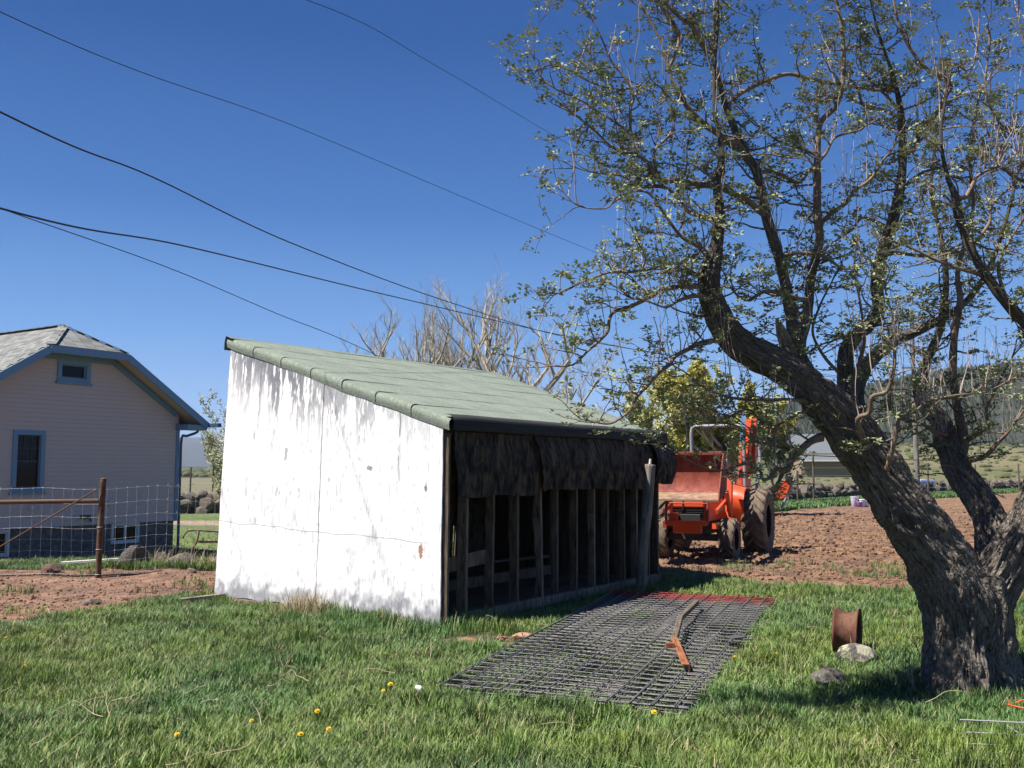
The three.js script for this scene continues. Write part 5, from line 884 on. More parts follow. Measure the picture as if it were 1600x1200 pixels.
    leaves.push([x, y, z, level === 3 ? 0.4 : 0.7 + 0.5 * R(), (R() - 0.5), R() * 6.28, (R() - 0.5)]);
    (level === 3 ? sprouts : tw).add(P, r > 0.005 ? 6 : 4);
  }
  for (const [k, p] of limbs) {
    if (k === 'trunk') continue;
    for (let i = 0; i < p.length - 1; i++) {
      const a = p[i], b = p[i + 1]; const L = Math.hypot(b[0] - a[0], b[1] - a[1], b[2] - a[2]);
      if (a[3] > 0.125) continue;
      const dens = a[3] > 0.06 ? 4.5 : 12.5, n = Math.floor(L * dens + R());
      for (let j = 0; j < n; j++) {
        const t = R(), x = lerp(a[0], b[0], t), y = lerp(a[1], b[1], t), z = lerp(a[2], b[2], t), r = lerp(a[3], b[3], t), an = R() * 6.28, tx = (b[0] - a[0]) / L, tz = (b[2] - a[2]) / L;
        const dx = Math.cos(an) + tx * 0.5, dz = Math.sin(an) + tz * 0.5, dy = R() * 1.1 - 0.35, l = Math.hypot(dx, dy, dz);
        if (R() < 0.16 && r < 0.06) grow(x, y, z, dx / l * 0.35, 0.9, dz / l * 0.35, 0.0045, 0.3 + 0.55 * R(), 3);
        else grow(x + dx / l * r * 0.6, y + dy / l * r * 0.6, z + dz / l * r * 0.6, dx / l, dy / l, dz / l, Math.min(0.009, 0.003 + r * 0.25), 0.16 + 0.42 * R() * R() + 0.1 * R(), 0);
      }
    }
    const e = p[p.length - 1], f = p[p.length - 2], L = Math.hypot(e[0] - f[0], e[1] - f[1], e[2] - f[2]);
    for (let q = 0; q < 2; q++) grow(e[0], e[1], e[2], (e[0] - f[0]) / L + G() * 0.5, (e[1] - f[1]) / L + G() * 0.4, (e[2] - f[2]) / L + G() * 0.5, Math.max(0.003, e[3]), 0.22 + 0.22 * R(), 0);
  }
  // water sprouts standing up along the upper right-hand branches and out of the fork
  const spots = []; for (const [k, p] of limbs) if (k !== 'trunk') for (let i = 0; i < p.length - 1; i++) if (p[i][3] < 0.10) for (let t = 0; t < 1; t += 0.2) spots.push([0, 1, 2].map(c => lerp(p[i][c], p[i + 1][c], t)));
  for (const [x0, x1, y0, y1, n] of [[-0.1, 0.55, 3.3, 4.6, 70], [-1.0, -0.2, 3.6, 4.6, 26], [0.4, 1.2, 3.0, 4.6, 60], [-0.8, 0.2, 1.7, 2.5, 70], [0.1, 1.0, 1.7, 2.6, 50], [-2.8, -1.2, 2.0, 4.5, 80]]) {
    const c = spots.filter(q => q[0] > x0 && q[0] < x1 && q[1] > y0 && q[1] < y1);
    for (let i = 0; c.length && i < n; i++) { const q = c[Math.floor(R() * c.length)]; grow(q[0], q[1], q[2], 0.5 * G(), 0.8, 0.5 * G(), 0.0038, 0.18 + 0.4 * R(), 3); }
  }
  const twigM = new THREE.MeshStandardMaterial({ color: rgb(0.135, 0.10, 0.085), roughness: 0.85 }), sproutM = new THREE.MeshStandardMaterial({ color: rgb(0.36, 0.28, 0.25), roughness: 0.6 });
  part(tree, 'twigs', tw.geo(), twigM).userData.kind = 'stuff';
  part(tree, 'water_sprouts', sprouts.geo(), sproutM).userData.kind = 'stuff';
  const leafM = new THREE.MeshPhysicalMaterial({ color: rgb(1, 1, 1), roughness: 0.75, side: THREE.DoubleSide, transmission: 0.22, thickness: 0 });
  instances(tree, 'foliage', [1, 2, 3, 4].map(s => leafCluster(s * 11, 6, 0.033, 0.019)), leafM, leaves, (c, i) => { const k = 0.75 + 0.5 * hash3(i, 3, 1), y = hash3(i, 8, 2); return c.setRGB(lerp(0.19, 0.29, y) * k, lerp(0.245, 0.31, y) * k, lerp(0.115, 0.15, y) * k); });
  tick('tree'); console.log('apple tree', tw.idx.length / 3, 'twig tris', leaves.length, 'leaf clusters');
}

// ---------------------------------------------------------------- trees further off
function bareTree(name, label, x, z, y0, h, seed, o = {}) {
  const t = thing(name, label, 'tree', [x, y0, z], 'trees behind the shed'); const R = mulberry(seed), tw = new Twigs(), lv = [], big = [];
  const G = () => (R() + R() - 1);
  const nMax = o.levels || 5;
  (function grow(px, py, pz, dx, dy, dz, r, len, level) {
    const n = level === 0 ? 6 : 5, P = [[px, py, pz, r]], st = len / n, r1 = r * (level >= 4 ? 0.5 : 0.6);
    for (let i = 1; i <= n; i++) {
      const w = [0.12, 0.22, 0.26, 0.28, 0.28, 0.28][level]; dx += G() * w; dz += G() * w; dy += G() * w * 0.7 + (level > 0 ? 0.09 : 0.02); const l = Math.hypot(dx, dy, dz); dx /= l; dy /= l; dz /= l;
      px += dx * st; py += dy * st; pz += dz * st; P.push([px, py, pz, lerp(r, r1, i / n)]);
      if (level < nMax && i >= (level === 0 ? 2 : 1)) {
        let k = Math.floor([1.7, 1.1, 1.1, 1.2, 1.1][level] + R() * 0.9);
        while (k-- > 0) { const a = R() * 6.28, sp = [0.95, 0.75, 0.7, 0.7, 0.65][level] * (o.spread || 1); grow(px, py, pz, dx * 0.7 + Math.cos(a) * sp, dy * 0.7 + 0.25, dz * 0.7 + Math.sin(a) * sp, Math.max(0.0045, lerp(r, r1, i / n) * (0.5 + 0.2 * R())), len * [0.95, 0.55, 0.52, 0.55, 0.6][level] * (0.55 + 0.6 * R()), level + 1); }
      }
      if (o.leaf && level >= nMax - 1 && R() < o.leaf) lv.push([px + G() * 0.1, py + G() * 0.1, pz + G() * 0.1, (o.ls || 1) * (0.6 + 0.7 * R()), R() * 3, R() * 6, R() * 3]);
    }
    if (level === 0) big.push(P); else tw.add(P, level < 2 ? 7 : level < 4 ? 4 : 3);
  })(0, 0, 0, o.lean || 0, 1, 0.05, h * 0.026 * (o.thick || 1), h * 0.42, 0);
  const bm = o.bark || new THREE.MeshStandardMaterial({ color: rgb(0.21, 0.18, 0.13), map: rep(barkTex, 1, 0.5), roughness: 0.95 });
  part(t, 'trunk', sweep(big[0], 14, 0.3, (s, a, r) => r * 0.12 * Math.cos(a * 3 + s)), bm);
  const b = part(t, 'crown', tw.geo(), o.twig || new THREE.MeshStandardMaterial({ color: rgb(0.36, 0.32, 0.255), roughness: 0.95 })); b.userData.kind = 'stuff';
  if (lv.length) instances(t, 'foliage', [leafCluster(seed + 1, 5, 0.16, 0.085, 0.5), leafCluster(seed + 2, 5, 0.15, 0.09, 0.5)], new THREE.MeshPhysicalMaterial({ color: rgb(1, 1, 1), roughness: 0.8, side: THREE.DoubleSide, transmission: 0.25, thickness: 0 }), lv, (c, i) => { const k = 0.7 + 0.6 * hash3(i, 5, seed); return c.setRGB(o.lc[0] * k, o.lc[1] * k, o.lc[2] * k); });
  console.log(label.slice(0, 30), tw.idx.length / 3, lv.length);
  return t;
}
bareTree('bare_tree', 'bare grey-brown tree with a dense round crown behind the shed roof', -4.9, -44, 0, 10.4, 21, { spread: 1.0 });
bareTree('bare_tree', 'slim bare tree with upright twigs between the two larger bare trees', -3.0, -46, 0, 9.8, 35, { spread: 0.75 });
bareTree('bare_tree', 'tallest bare tree with a limb leaning out to one side behind the shed roof', -0.6, -42, 0, 11.4, 47, { lean: 0.05, thick: 1.1 });
bareTree('bare_tree', 'small bushy bare tree just behind the low end of the shed roof', 1.6, -40, 0, 7.0, 58, { spread: 1.1 });
bareTree('bare_tree', 'thin sapling with bare twigs rising behind the ridge of the shed', -7.2, -42, 0, 7.6, 66, { spread: 0.6, levels: 4, thick: 0.6 });
bareTree('leafing_tree', 'yellow-green leafing tree standing behind the tractor', 7.4, -34, 0, 5.8, 75, { leaf: 0.42, ls: 0.8, lc: [0.42, 0.40, 0.085], spread: 1.2 });
bareTree('leafing_tree', 'pale green bushy tree with silvery top behind the shed corner and tractor', 5.9, -37, 0, 5.6, 83, { leaf: 0.24, ls: 0.7, lc: [0.45, 0.46, 0.21], spread: 1.15 });
bareTree('leafing_tree', 'pale leafy sapling growing between the house and the shed', -9.3, -31.5, -0.7, 5.0, 91, { leaf: 0.42, ls: 0.42, lc: [0.46, 0.48, 0.30], spread: 0.75, levels: 4, thick: 0.55 });
bareTree('leafing_tree', 'green tree beyond the far stone wall on the hill side', 21, -78, 0, 6, 97, { leaf: 0.7, ls: 1.5, lc: [0.13, 0.15, 0.05], spread: 1.1, levels: 4 });
bareTree('bare_tree', 'little bare fruit tree beside the far orchard fence', 13.6, -47.5, 0, 2.6, 103, { spread: 1.2, levels: 3 });

tick('bgtrees');
// ---------------------------------------------------------------- power lines and pole
{
  const cab = mat([0.012, 0.012, 0.013], 0.6), pole = thing('utility_pole', 'grey wooden utility pole beyond the ploughed field behind the fruit tree', 'utility pole', [25.2, 0, -60]);
  part(pole, 'pole', sweep([[0, -0.3, 0, 0.17], [0, 6, 0, 0.15], [0.03, 11.7, 0, 0.12]], 14, 0.5), new THREE.MeshStandardMaterial({ color: rgb(0.30, 0.28, 0.25), map: rep(woodTex, 1, 0.3), roughness: 0.95 }));
  for (const y of [11.2, 8.0]) part(pole, 'cross_arm', box(1.6, 0.1, 0.1, 0, y, 0.16), mat([0.22, 0.19, 0.16], 0.9));
  const wires = [
    ['thin power line crossing the sky highest over the shed', [[-9.3, 6.1, 2], [-6.66, 7.54, -12], [-4.83, 9.56, -22], [1.62, 10.0, -34], [12, 9.2, -47], [25.1, 8.05, -60]], 0.007],
    ['thin power line running down from the top of the sky into the fruit tree', [[-6, 4.5, -3], [-3.56, 9.73, -16], [-1.82, 11.94, -24], [2.1, 13.4, -34], [12, 12.6, -47], [25.3, 11.25, -60]], 0.007],
    ['thick sagging black cable joining another cable behind the tree', [[-8, 5.8, 0], [-7.14, 6.58, -13], [-6.88, 7.2, -18], [-5.54, 7.33, -24], [-2.29, 7.62, -34], [2.94, 7.95, -46], [12, 7.4, -52], [25, 7.0, -60]], 0.015],
    ['thick straight black cable passing below the sagging one', [[-7.6, 4, 0], [-7.08, 5.21, -13], [-6.78, 6.3, -20], [-4.05, 7.15, -30], [2.94, 8.0, -46], [12, 7.3, -52], [25.4, 6.9, -60]], 0.016],
    ['thin service wire dropping down behind the shed roof', [[-8.6, 5.4, -9], [-7.08, 5.21, -13], [-5.85, 5.03, -16], [-4.74, 4.74, -19], [-3.24, 4.35, -23], [-0.9, 4.0, -41.9]], 0.007]];
  for (const [lab, p, r] of wires) single('power_line', lab, 'power line', sweep(p.map(q => [q[0] - p[0][0], q[1] - p[0][1], q[2] - p[0][2], r]), 6, 0.5), cab, p[0], 'power lines overhead');
}
// ---------------------------------------------------------------- far side of the field: fences, building, buckets
{
  const wood = mat([0.12, 0.09, 0.07], 0.95), wire = mat([0.38, 0.37, 0.35], 0.5, { metalness: 0.3 });
  const fl = thing('orchard_fence', 'post and wire orchard fence in front of the far stone wall', 'fence', [9.5, 0, -42.5]);
  [[0, 0, 1.5], [3.1, -3, 1.9], [4.3, -4.2, 1.6], [5.4, -5.2, 2.4], [10.5, -10.5, 1.9], [15.5, -15.5, 2.0], [21, -21, 2.0], [27, -27, 2.1]].forEach(([x, z, h]) => part(fl, 'post', rod(V(x, -0.1, z), V(x + 0.02, h, z), 0.05, 7), wood));
  for (const h of [0.5, 0.9, 1.3, 1.7]) part(fl, 'wire', rod(V(0, h, 0), V(27, h + 0.1, -27), 0.009, 5), wire);
  part(fl, 'rail', rod(V(3.1, 0.95, -3), V(5.4, 0.95, -5.2), 0.035, 6), wood);
  part(fl, 'rail', rod(V(4.5, 2.35, -4.4), V(15.5, 2.2, -15.5), 0.03, 6), wood);
  const vf = thing('vineyard_fence', 'line of dark posts and wires beyond the track and the tumbled stone wall', 'fence', [-20, 0, -56]);
  for (let i = 0; i < 9; i++) part(vf, 'post', rod(V(i * 1.25, -1.3, -i * 0.2), V(i * 1.25 + 0.03, 1.25 + (i % 3) * 0.55, -i * 0.2), 0.05, 6), wood);
  for (const h of [0.3, 0.8, 1.2]) part(vf, 'wire', rod(V(0, h, 0), V(10, h, -1.6), 0.012, 5), wire);
  const fb = thing('farm_building', 'grey-roofed farm building with a brown gable beyond the orchard fence', 'building', [28.5, 1.2, -95]);
  part(fb, 'wall', box(5.6, 2.3, 4, 2.2, 0.9, 0), mat([0.26, 0.19, 0.135], 0.9));
  part(fb, 'roof', grid(1, 1, (u, v) => [lerp(-1, 3.6, u), v ? 4.0 : 1.35, v ? -0.6 : 2.7]), mat([0.12, 0.135, 0.15], 0.85));
  part(fb, 'roof_edge', beam(V(-1, 1.33, 2.72), V(3.6, 1.33, 2.72), 0.08, 0.14), mat([0.7, 0.7, 0.7], 0.7));
  part(fb, 'porch_roof', beam(V(3.4, 1.2, 2.8), V(5.4, 2.5, 2.4), 0.8, 0.1), mat([0.6, 0.6, 0.6], 0.7));
  part(fb, 'window', box(0.7, 0.8, 0.06, 4.6, 0.8, 2.03), mat([0.03, 0.035, 0.04], 0.2));
  const bk = thing('bucket_pile', 'white and purple buckets heaped at the far edge of the ploughed soil', 'buckets', [14.7, 0.05, -41.5]); bk.scale.setScalar(0.72);
  [[0, 0.0, 0.22, 0.55, 0.62, 0.55, 0.7], [0.42, 0.1, 0.2, 0.4, 0.65, 0.6, 0.72], [0.75, -0.1, 0.17, 0.33, 0.75, 0.72, 0.78], [0.2, 0.25, 0.16, 0.26, 0.30, 0.16, 0.36]].forEach(([x, z, r, h, ...c]) => part(bk, 'bucket', new THREE.LatheGeometry([[0.001, 0], [r * 0.78, 0], [r, h], [r * 1.07, h], [r * 1.07, h + 0.04], [r * 0.95, h + 0.03], [0.001, h + 0.02]].map(q => new THREE.Vector2(...q)), 14).translate(x, 0, z), mat(c, 0.5)));
  const cr = thing('storage_tub', 'small white and blue tub standing by the far fence behind the fruit tree', 'tub', [25.8, 0.6, -61]);
  part(cr, 'tub', box(0.55, 0.45, 0.5, 0, 0.2, 0, 0.06), mat([0.75, 0.76, 0.8], 0.5)); part(cr, 'lid', box(0.9, 0.2, 0.5, 0.35, 0.32, 0.05, 0.05), mat([0.2, 0.26, 0.5], 0.5));
}

// ---------------------------------------------------------------- reinforcing mesh sheets on the grass
const steel = new THREE.MeshStandardMaterial({ color: rgb(0.26, 0.25, 0.25), map: rep(grain, 1, 8), roughness: 0.55, metalness: 0.15 });
const redSteel = new THREE.MeshStandardMaterial({ color: rgb(0.30, 0.06, 0.065), map: rep(rustTex, 1, 8), roughness: 0.7 });
{
  const c0 = V(-0.50, 0, -6.95), c1 = V(1.08, 0, -6.30), c2 = V(3.24, 0, -12.05), c3 = V(1.36, 0, -12.5);
  const ux = c1.clone().sub(c0).normalize(), uz = c3.clone().sub(c0).normalize();
  const sheets = [[0.05, 0.0, 0.006, 'lowest'], [0.03, 0.006, 0.003, 'second'], [0.01, 0.018, 0.002, 'third'], [0.0, 0.01, 0.0, 'fourth'], [0.012, 0.0, 0.001, 'topmost']];
  const WD = 1.72, LN = 5.75, sp = 0.152, R = mulberry(808);
  sheets.forEach(([ox, oz, rot, word], k) => {
    const s = thing('mesh_sheet', `steel reinforcing mesh sheet with red far end, ${word} of the stack on the grass`, 'mesh sheet', [c0.x, 0, c0.z], 'stacked reinforcing mesh sheets');
    const y = 0.055 + k * 0.0105, sag = (u, v) => 0.02 * Math.sin(u * 2.2 + k) * Math.cos(v * 1.1 + k * 2) + 0.012 * fbm2(u * 1.3, v * 0.8, 2, 0, 90 + k);
    const at = (u, v, dy) => { const spread = 1 + 0.02 * v; const p = V(0, 0, 0).addScaledVector(ux, (u + ox + rot * v) * spread).addScaledVector(uz, v + oz); return [p.x, y + sag(u, v) + dy, p.z, 0.0042]; };
    const nt = Math.floor(LN / sp), nl = Math.floor(WD / sp);
    for (let i = 0; i <= nt; i++) { const v = i * sp, pts = []; for (let j = 0; j <= 6; j++) pts.push(at(-0.03 + j / 6 * (WD + 0.06), v, -0.003)); part(s, 'cross_wire', sweep(pts, 5, 0.4, null, false), v > 5.25 - (k % 3) * 0.12 ? redSteel : steel); }
    for (let i = 0; i <= nl; i++) { const u = i * sp; const pts = []; for (let j = 0; j <= 12; j++) pts.push(at(u, -0.04 + j / 12 * (LN - 0.3), 0.006)); part(s, 'long_wire', sweep(pts, 5, 0.6, null, false), steel); const q = []; for (let j = 0; j <= 2; j++) q.push(at(u, LN - 0.34 + j / 2 * 0.36, 0.006)); part(s, 'long_wire', sweep(q, 5, 0.6, null, false), redSteel); }
  });
  // rusty angle iron lying along the stack
  const br = thing('angle_iron', 'bent steel angle bar with a rusty near end lying across the mesh sheets', 'steel bar', [1.33, 0.15, -7.6]);
  const Lsec = (a, b, w) => mergeGeometries([beam(a, b, w, 0.008), beam(a.clone().add(V(w / 2, -w / 2, 0)), b.clone().add(V(w / 2, -w / 2, 0)), 0.008, w)]);
  const ru = new THREE.MeshStandardMaterial({ color: rgb(0.30, 0.13, 0.06), map: rustTex, roughness: 0.9 }), ol = new THREE.MeshStandardMaterial({ color: rgb(0.15, 0.14, 0.115), map: rustTex, roughness: 0.8 });
  part(br, 'rusty_end', mergeGeometries([Lsec(V(-0.03, 0.0, 0.25), V(0.03, 0.05, -0.62), 0.055), box(0.07, 0.04, 0.05, -0.055, 0.045, -0.3)]), ru, 'orange rusted end');
  part(br, 'shank', mergeGeometries([Lsec(V(0.03, 0.05, -0.62), V(0.25, 0.08, -1.6), 0.045), Lsec(V(0.25, 0.08, -1.6), V(0.66, 0.06, -2.9), 0.04)]), ol);
  single('slate_scrap', 'dark flat scrap of slate lying on the mesh sheets', 'scrap', box(0.16, 0.012, 0.12, 0, 0, 0, 0.004), mat([0.06, 0.06, 0.065], 0.8), [1.95, 0.15, -8.55]).rotation.y = 0.5;
  // second sheet half sunk in the grass near the tree
  const s2 = thing('mesh_sheet', 'bright galvanised mesh sheet mostly buried in grass below the fruit tree', 'mesh sheet', [2.55, 0.10, -5.55]);
  const pale = mat([0.5, 0.49, 0.5], 0.4, { metalness: 0.4 });
  [[0.12, -0.33, 0.02], [0.06, -0.13, 0.0], [0.0, 0.07, -0.01]].forEach(([x, z, y]) => part(s2, 'cross_wire', rod(V(x, y, z), V(x + 1.3, y - 0.02, z + 0.18), 0.0045, 6), pale));
  for (const x of [0.4, 0.75, 1.1]) part(s2, 'long_wire', rod(V(x, -0.015, -0.33), V(x - 0.06, -0.03, 0.5), 0.0045, 6), pale);
  single('orange_twine', 'frayed bright orange twine lying in the grass below the fruit tree', 'twine', mergeGeometries([sweep([[0, 0.02, 0, 0.005], [0.1, 0.0, 0.02, 0.006], [0.2, 0.02, 0.05, 0.006], [0.35, -0.02, 0.04, 0.005]], 5, 0.03), sweep([[0.05, 0.03, 0.0, 0.004], [0.12, 0.05, 0.0, 0.004], [0.22, 0.0, 0.03, 0.004]], 5, 0.03), sweep([[0.02, 0.0, 0.01, 0.004], [0.0, 0.05, 0, 0.003]], 5, 0.03)]), mat([0.75, 0.13, 0.03], 0.7), [3.02, 0.16, -6.0]);
}
// ---------------------------------------------------------------- rim, rocks and litter round the tree
{
  const rust = new THREE.MeshStandardMaterial({ color: rgb(0.14, 0.066, 0.042), map: rustTex, bumpMap: rustTex, bumpScale: 0.004, roughness: 0.9 });
  const rm = thing('wheel_rim', 'rusty steel wheel rim standing upright in the grass beside the fruit tree', 'wheel rim', [2.93, 0.20, -8.55]);
  const prof = [[0.185, -0.09], [0.205, -0.105], [0.20, -0.085], [0.168, -0.055], [0.16, 0], [0.168, 0.055], [0.20, 0.085], [0.205, 0.105], [0.185, 0.09], [0.16, 0.055], [0.152, 0], [0.16, -0.055], [0.185, -0.09]].map(p => new THREE.Vector2(...p));
  part(rm, 'rim', new THREE.LatheGeometry(prof, 48), rust); part(rm, 'disc', new THREE.LatheGeometry([[0.155, 0.03], [0.12, 0.05], [0.06, 0.05], [0.03, 0.04]].map(p => new THREE.Vector2(...p)), 40), rust);
  rm.rotation.set(0, -0.45, Math.PI / 2 - 0.03, 'YXZ');
  const lich = new THREE.MeshStandardMaterial({ map: dataTex(256, 256, (u, v) => { const l = smooth(-0.05, 0.12, fbm2(u * 7, v * 7, 5, 7, 12)), k = 1 + 0.5 * fbm2(u * 20, v * 20, 3, 20, 3); return [lerp(0.12, 0.36, l) * k, lerp(0.105, 0.35, l) * k, lerp(0.1, 0.25, l) * k]; }, true), bumpMap: grain, bumpScale: 0.02, roughness: 0.95 });
  single('lichen_rock', 'rounded grey rock with pale lichen lying against the rusty rim', 'stone', rock(21, 0.165, 0.095, 0.13, 4, 0.2), lich, [2.86, 0.07, -8.15]);
  single('grey_rock', 'grey angular rock half hidden in grass in front of the lichen rock', 'stone', rock(25, 0.15, 0.11, 0.12, 3, 0.3), stoneMats[1], [2.32, 0.05, -7.25]);
  single('rust_drum', 'small rusty iron drum lying behind the tree trunk', 'drum', sweep([[0, 0, 0, 0.06], [0.02, 0.0, -0.02, 0.075], [0.04, 0.02, -0.1, 0.072], [0.06, 0.02, -0.25, 0.07]], 20, 0.03), new THREE.MeshStandardMaterial({ color: rgb(0.25, 0.13, 0.08), map: rustTex, roughness: 0.9 }), [3.70, 0.16, -8.5]);
  const tr = thing('litter_cup', 'crumpled white cup on a flat brown stone at the corner of the mesh', 'litter', [-0.62, 0.05, -6.82]); tr.scale.setScalar(0.75); tr.rotation.z = 0.5;
  part(tr, 'cup', sweep([[0, 0.02, 0, 0.026], [0.005, 0.05, 0.0, 0.03], [-0.01, 0.085, 0, 0.024], [-0.02, 0.10, 0, 0.014]], 12, 0.012, (s, a) => 0.006 * vn2(a * 1.6, s * 40, 0, 3)), mat([0.85, 0.85, 0.88], 0.5));
  single('flat_brown_stone', 'flat brown stone under the crumpled white cup', 'stone', rock(31, 0.10, 0.03, 0.06, 2), stoneMats[2], [-0.62, 0.03, -6.80]);
  for (const [x, d, s, k] of [[-0.42, 9.05, 0.09, 1], [-0.1, 9.2, 0.07, 2], [0.12, 9.25, 0.13, 3]]) single('broken_brick', ['orange-brown broken brick on the bare soil at the shed corner', 'small brick fragment on the bare soil by the shed', 'flat pinkish brick slab on the bare soil beside the mesh'][k - 1], 'brick', rock(70 + k, s, s * 0.35, s * 0.6, 2, 0.2), mat([[0.30, 0.14, 0.08], [0.28, 0.13, 0.09], [0.36, 0.2, 0.14]][k - 1], 0.95), [x, H(x, -d) + 0.03, -d]);
}
// ---------------------------------------------------------------- soil clods, grass, dandelions, dry stalks
const inPoly = (x, z, p) => { let c = false; for (let i = 0, j = p.length - 1; i < p.length; j = i++) if ((p[i][1] > z) !== (p[j][1] > z) && x < (p[j][0] - p[i][0]) * (z - p[i][1]) / (p[j][1] - p[i][1]) + p[i][0]) c = !c; return c; };
const SHED = [SA, SC, SD, SB].map(v => [v.x, v.z]), MESH = [[-0.5, -6.95], [1.1, -6.25], [3.25, -12.1], [1.36, -12.5]];
{
  const R = mulberry(31), list = [], seen = (x, d) => Math.abs(x) < 0.56 * d + 1.2;
  for (let i = 0; i < 110000; i++) {
    const d = 9.5 + 30 * R() * R(), x = -9 + 34 * R(); if (!seen(x, d) || inPoly(x, -d, SHED)) continue;
    const f = fieldMask(x, d), g = driveMask(x, d); if (R() > f + g) continue;
    const s = (f > 0.5 ? 0.009 + 0.034 * Math.pow(R(), 4) : 0.006 + 0.022 * Math.pow(R(), 5)) * (d > 18 ? 1.4 : 1);
    list.push([x, H(x, -d) + s * 0.25, -d, s, R() * 6, R() * 6, R() * 6, s * (0.5 + 0.4 * R())]);
  }
  const gs = [1, 2, 3, 4].map(k => { const g = rock(k * 3 + 2, 1, 0.8, 0.9, 1, 0.5); return g; });
  const o = instances(scene, 'soil_clods', gs, new THREE.MeshStandardMaterial({ color: rgb(1, 1, 1), roughness: 1 }), list, (c, i, q) => { const k = 0.75 + 0.5 * hash3(i, 9, 4), dr = q[0] < 0 ? 1.15 : 1; return c.setRGB(0.16 * k * dr, 0.091 * k * dr * 1.03, 0.054 * k * dr * 1.08); });
  o.forEach((m, k) => { m.userData.label = 'brown clods of earth and stones scattered over the tilled soil and dirt'; m.userData.category = 'soil'; m.userData.group = 'soil clods'; });
  tick('clods'); console.log('clods', list.length);
}
function tuft(seed, n, h, w, spread) {
  const R = mulberry(seed), pos = [], idx = [];
  for (let i = 0; i < n; i++) {
    const a = R() * 6.283, b = R() * 6.283, rr = spread * Math.sqrt(R()), ox = Math.cos(b) * rr, oz = Math.sin(b) * rr, hh = h * (0.45 + 0.75 * R()), lean = hh * (0.12 + 0.6 * R() * R() + 0.1), ww = w * (0.7 + 0.6 * R()), cx = Math.cos(a), cz = Math.sin(a), sx = -cz, sz = cx, k = pos.length / 3, tw = (R() - 0.5) * 0.8;
    [[0, 0.9], [0.4, 1], [0.75, 0.7], [1, 0]].forEach(([t, q], j) => { const y = hh * (t - 0.22 * t * t * (lean / hh)), o = lean * t * t, ws = ww * q / 2, ex = sx * Math.cos(tw * t) + cx * Math.sin(tw * t), ez = sz * Math.cos(tw * t) + cz * Math.sin(tw * t); if (j < 3) pos.push(ox + cx * o - ex * ws, y, oz + cz * o - ez * ws, ox + cx * o + ex * ws, y, oz + cz * o + ez * ws); else pos.push(ox + cx * o, y, oz + cz * o); });
    idx.push(k, k + 1, k + 2, k + 1, k + 3, k + 2, k + 2, k + 3, k + 4, k + 3, k + 5, k + 4, k + 4, k + 5, k + 6);
  }
  const g = new THREE.BufferGeometry(); g.setAttribute('position', new THREE.Float32BufferAttribute(pos, 3)); g.setIndex(idx); g.computeVertexNormals(); return g;
}
